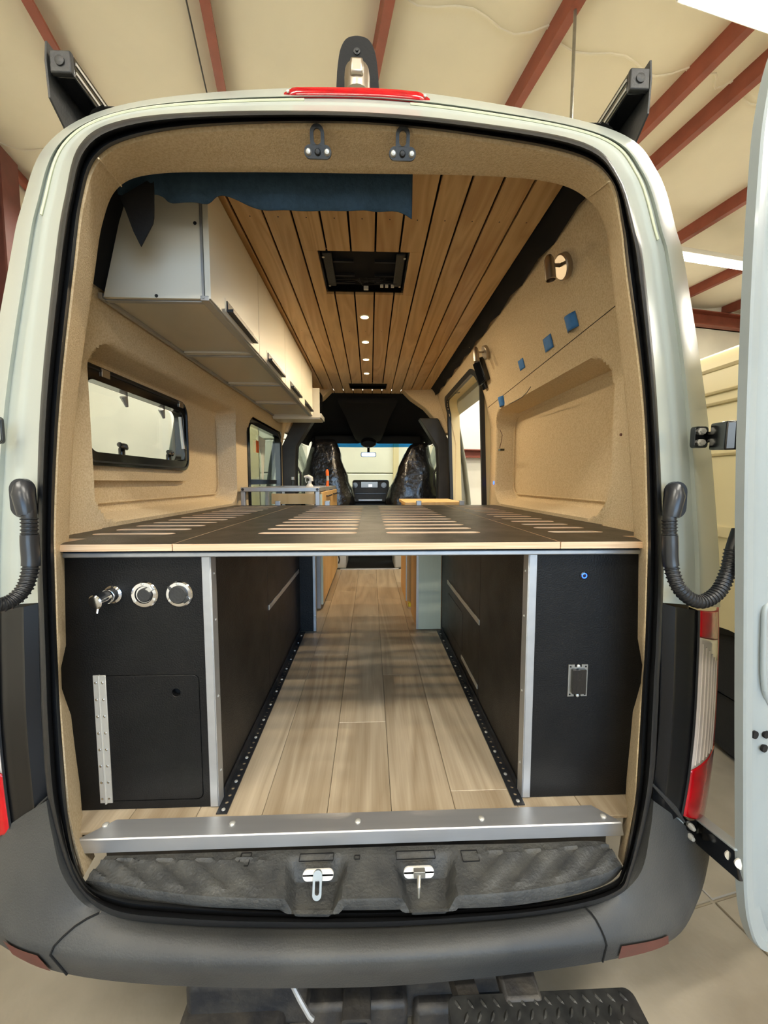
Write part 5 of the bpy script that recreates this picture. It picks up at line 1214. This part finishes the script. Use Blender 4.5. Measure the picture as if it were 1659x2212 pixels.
m = MB(); m.tube([(p.x, 3.3, gz + .002), (p.x + .003, 3.3, gz + .05)], [.014, .010], 10); m.build('jaw', 'orange', t)
m = MB(); m.tube([(p.x + .003, 3.3, gz + .05), (p.x + .002, 3.3, gz + .09)], .011, 10); m.build('spring', 'zinc', t)
m = MB(); m.tube([(p.x + .002, 3.3, gz + .09), (p.x, 3.3, gz + .13), (p.x, 3.3, gz + .145)], [.014, .014, .006], 10); m.build('grip', 'orange', t)
p = PY(629, 1037, 3.9); t = thing('small_bottle', (p.x, 3.9, gz), 'tiny clear bottle with dark cap near the left window', 'bottle')
m = MB(); m.lathe((p.x, 3.99, gz), (0, 0, 1), [(.02, 0), (.022, .04), (.018, .06), (.010, .065)], 14); m.build('bottle_body', 'acrylic', t)
m = MB(); m.lathe((p.x, 3.99, gz + .06), (0, 0, 1), [(.018, 0), (.018, .03), (.001, .03)], 14); m.build('cap', 'aluminium_matte', t)

# ================================================================== FITTINGS ON THE RIGHT LINING
def wall_frame(p):
    e = .01; dz = (hw(p.z + e) - hw(p.z - e)) / (2 * e); up = Vector((dz, 0, 1)).normalized(); n = Vector((-1, 0, dz)).normalized(); return n, up
def sconce(px, py, hx, hy, k, lb):
    p = PW(px, py, 1); n, up = wall_frame(p); t = thing('reading_lamp', p, lb, 'lamp', 'swivel reading lamps')
    m = MB(); m.lathe(p, n, [(.036 * k, 0), (.036 * k, .018), (.032 * k, .022), (.001, .022)], 28); m.build('wall_plate', 'nickel', t)
    h = PX(hx, hy, p.x - .085); top = p + n * .02 + up * .008
    m = MB(); m.tube([top, top.lerp(h, .5), h + up * .015], [.007, .006, .006], 10); m.build('swivel_arm', 'nickel', t)
    m = MB(); m.lathe(h + Vector((0, .005, .035)), Vector((.10, -.05, -1)), [(.010, 0), (.016, .012), (.019, .045), (.019, .088), (.016, .09), (.014, .06), (.001, .06)], 20); m.build('lamp_head', 'nickel', t)
sconce(1222, 574, 1186, 572, 1.3, 'brushed nickel swivel reading lamp nearest the rear, on the right lining')
sconce(1052, 760, 1027, 762, 1.2, 'brushed nickel swivel reading lamp above the control display')
TAPE = [(1236, 696, .030, 'blue masking tape tab curling off the right lining, nearest the rear'), (1185, 741, .030, 'flat blue masking tape square, second from the rear'), (1127, 787, .026, 'flat blue masking tape square, third from the rear'), (1085, 867, .030, 'blue masking tape tab above the corner of the right niche')]
for k, (px, py, s, lb) in enumerate(TAPE):
    p = PW(px, py, 1); n, up = wall_frame(p); curl = .02 if k in (0, 3) else .002; ey = Vector((0, 1, 0)); L = []
    for j in range(7):
        f = j / 6; L.append([p + ey * (s * 1.3 * (1 - 2 * i / 4)) + up * s * (1 - 2 * f) + n * (.0015 + curl * math.sin(math.pi * (i / 4)) * (1 if k in (0, 3) else 0) + (.002 if k == 1 else 0) * f) for i in range(5)])
    m = MB(); m.loft(L); o = m.build('masking_tape', 'tape_blue', None, origin=p); sm_ = o.modifiers.new('solid', 'SOLIDIFY'); sm_.thickness = .0008
    tag(o, lb, 'tape', 'blue masking tape tabs')
def wallbox(name, px, py, hy, hz, d, lb, cat, matn, face=None):
    p = PW(px, py, 1); n, up = wall_frame(p); t = thing(name, p, lb, cat)
    m = MB(); m.obox(p + n * d / 2, Vector((0, hy, 0)), up * hz, n * d / 2); m.build('case', matn, t, bevel=.004)
    m = MB(); m.obox(p + n * (d + .001), Vector((0, hy * .82, 0)), up * hz * .86, n * .001); m.build('display', face or 'screen', t)
wallbox('control_display', 1045, 801, .075, .078, .034, 'black control display on the right lining by the sliding door', 'display', 'gloss_black')
wallbox('rocker_switch', 1050, 832, .030, .026, .020, 'small black rocker switch under the control display', 'switch', 'gloss_black')
wallbox('usb_light', 1068, 1043, .010, .012, .004, 'tiny violet lit dot on the pillar beside the right niche', 'light', 'white_plastic', 'led_blue')
def wire(pts, r, lb, matn='rubber'):
    m = MB(); m.tube(pts, r, 6); return tag(m.build('loose_wire', matn, None, origin=pts[0]), lb, 'wire')
wire([PW(a, b, 1, -.004 - c) for a, b, c in ((1100, 873, 0), (1112, 867, .015), (1128, 858, .02), (1138, 848, .03), (1146, 836, .05))], .0022, 'thin black wire poking out of the right lining above the niche')
def PN(px, py, x): return PX(px, py, x)
w_ = [(1080, 928), (1085, 940), (1082, 958), (1079, 968)]
wire([PX(a, b, .862) for a, b in w_], .002, 'short brown wire hanging inside the right niche', 'dark_red_steel')
p = PX(1083, 972, .864); m = MB(); m.obox(p, (.014, 0, 0), (0, .022, 0), (0, 0, .007)); tag(m.build('wire_connector', 'gloss_black', None, origin=p, bevel=.002), 'small black plug on the wire in the right niche', 'connector')
p = PW(1342, 939, 1); m = MB(); m.lathe(PX(1342, 939, .84), (-1, 0, 0), [(.005, 0), (.005, .003), (.001, .003)], 10); tag(m.build('wire_stub', 'dark_red_steel', None, origin=PX(1342, 939, .84)), 'tiny dark wire stub at the rear edge of the right niche', 'wire')

# ================================================================== UNDER AND BEHIND
# tow hitch and under-body
c = PY(620, 2170, .93); t = thing('tow_hitch', (c.x, .95, .2), 'grimy black tow hitch and chassis beam under the bumper', 'hitch')
zq = PY(600, 2150, .93).z
a0, a1 = PY(405, 2165, .95).x, PY(1130, 2165, .95).x
m = MB(); m.box(a0, a1, .93, 1.05, zq - .10, zq + .04); m.build('cross_beam', 'under_metal', t, bevel=.02)
m = MB(); m.box(a0 - .01, PY(610, 2165, .90).x, .86, 1.0, zq - .20, zq - .045); m.build('side_box', 'under_metal', t, bevel=.02)
m = MB(); q0, q1 = PY(660, 2150, .90), PY(880, 2150, .90); m.box(q0.x, q1.x, .88, .98, zq - .055, zq + .03); m.build('cover_plate', 'under_metal', t, bevel=.012)
m = MB(); q = PY(770, 2195, .86); m.plate(rrect(-.036, .036, -.036, .036, .006, 2), [rrect(-.027, .027, -.027, .027, .004, 2)], (q.x, .85, q.z - .03), (1, 0, 0), (0, 0, 1), .14); m.build('receiver_tube', 'under_metal', t)
m = MB(); m.tube([PY(632, 2128, .85), PY(648, 2160, .84), PY(668, 2195, .83), PY(676, 2202, .83)], .006, 8); m.build('loose_hose', 'aluminium_matte', t)
m = MB(); m.box(PY(890, 2150, .95).x, a1 + .01, .90, 1.05, zq - .16, zq - .02); m.build('side_box', 'under_metal', t, bevel=.015)
# diamond plate step
sa, sb = PZ(965, 2150, .40), PZ(1362, 2133, .40); sc_ = PZ(968, 2330, .40)
t = thing('hitch_step', ((sa.x + sb.x) / 2, sa.y - .1, .36), 'black diamond tread step below the right of the bumper', 'step')
x0, x1, y1_, y0_ = sa.x, sb.x, sa.y, sa.y - .22
m = MB(); m.plate(rrect(x0, x1, y0_, y1_, .02, 4), [], (0, 0, .40), (1, 0, 0), (0, 1, 0), .035); so = m.build('step_plate', 'diamond_plate', t, bevel=.006)
for r in range(9):
    for k in range(14):
        cx, cy = x0 + .022 + k * .0305 + (.015 if r % 2 else 0), y0_ + .016 + r * .0235
        if cx > x1 - .02: continue
        a = math.radians(52 if (r + k) % 2 else -52) if False else math.radians(55 if r % 2 else -55)
        d = Vector((math.cos(a), math.sin(a), 0)); e = Vector((-d.y, d.x, 0)); c_ = Vector((cx, cy, .40))
        m = MB(); ring = [c_ + d * .0125 * u + e * .0042 * v + Vector((0, 0, h)) for u, v, h in ((-1, 0, 0), (-.4, -1, 0), (.4, -1, 0), (1, 0, 0), (.4, 1, 0), (-.4, 1, 0), (-.5, 0, .0028), (.5, 0, .0028))]
        m.add(ring, [(0, 1, 6), (1, 2, 7, 6), (2, 3, 7), (3, 4, 7), (4, 5, 6, 7), (5, 0, 6)]); m.build('tread_lug', 'diamond_plate', so, smooth=0)
m = MB(); m.bar(((x0 + x1) / 2 - .16, y1_ - .05, .37), ((x0 + x1) / 2 - .2, 1.0, .36), .05, .05); m.build('support_arm', 'under_metal', t)
m = MB(); m.box(PY(1060, 2140, .9).x, PY(1135, 2140, .9).x, y1_ - .02, 1.0, .365, .405); m.build('support_arm', 'under_metal', t, bevel=.01)

# second van parked alongside: cream flank with swage lines, black rear wheel
wc = PZ(1583, 1640, 0.0); VX = wc.x - .06; WY = wc.y + .02
t = thing('parked_van', (VX + .9, WY + 1.5, 0), 'cream coloured van parked alongside on the right', 'van')
prof = [(0.02, .42), (0.0, .55), (0.0, 1.25), (-.012, 1.30), (-.012, 1.36), (.0, 1.40), (.0, 1.85), (.012, 1.93), (.04, 2.15), (.045, 2.2), (.08, 2.36), (.18, 2.45), (.5, 2.49), (1.0, 2.5)]
prof = crom(prof, 2)
ys_ = [WY - 1.05, WY - .9, WY - .5] + [WY - .45 + .9 * k / 16 for k in range(17)] + [WY + .5, WY + 1.5, WY + 2.6, WY + 3.4]
L = []
for y in ys_:
    row = []
    for a, z in prof:
        dx = .10 * max(0, (WY - .85 - y)) / .2
        zz_ = z
        if z < .95:
            lim = .41 ** 2 - (y - WY) ** 2
            if lim > 0: zz_ = max(z, .36 + math.sqrt(lim))
        row.append(Vector((VX + a + dx, y, zz_)))
    L.append(row)
m = MB(); m.loft(L, flip=True); bd = m.build('body_side', 'cream_paint', t, smooth=40)
for z, d in ((2.31, -.002), (2.16, -.004), (2.09, -.006), (1.78, -.006)):
    m = MB(); m.box(VX - .012 + interp([(1.7, 0), (1.93, .012), (2.15, .04), (2.2, .045), (2.36, .08)], z), VX + .01 + interp([(1.7, 0), (2.02, .012), (2.30, .05), (2.4, .06)], z), WY - .98, WY + 3.4, z - .011, z + .011); m.build('swage_line', 'swage', bd, bevel=.006)
m = MB(); m.loft([[Vector((VX + .02, y, z)) for z in (.45, 2.2)] + [Vector((VX + .3, y, 2.45))] for y in (WY - 1.04, WY - 1.03)]); 
m.box(VX + .1, VX + 1.9, WY - 1.04, WY - 1.0, .5, 2.42); m.build('rear_end', 'cream_paint', t, bevel=.02)
m = MB(); m.box(VX + .12, VX + 1.8, WY - .98, WY + 3.4, .35, .5); m.build('underbody', 'void_black', t)
m = MB(); m.lathe((VX + .04, WY, .36), (1, 0, 0), [(.20, 0), (.33, .0), (.358, .03), (.36, .10), (.36, .18), (.33, .22), (.1, .22)], 40); m.build('tyre', 'tyre', t)
m = MB(); m.lathe((VX + .07, WY, .36), (1, 0, 0), [(.05, -.015), (.06, 0), (.15, .03), (.18, .0), (.205, -.03), (.21, .02), (.2, .06)], 32); wh = m.build('wheel_rim', 'gloss_black', t)
for k in range(6): a = math.radians(60 * k + 12); m = MB(); m.lathe((VX + .068, WY + .10 * math.cos(a), .36 + .10 * math.sin(a)), (-1, 0, 0), [(.014, 0), (.014, .015), (.001, .02)], 8); m.build('wheel_nut', 'rubber_gloss', wh)
m = MB(); m.lathe((VX + .03, WY, .36), (1, 0, 0), [(.41, .04), (.425, .0), (.44, .0), (.44, .05)], 40)
m.v = [v if v.z > .36 else Vector((v.x, v.y, .36)) for v in m.v]; m.build('wheel_arch', 'black_plastic', t)
m = MB(); m.lathe((VX + .09, WY, .36), (1, 0, 0), [(.40, 0), (.40, .3), (.001, .3)], 32); m.build('arch_liner', 'void_black', t)
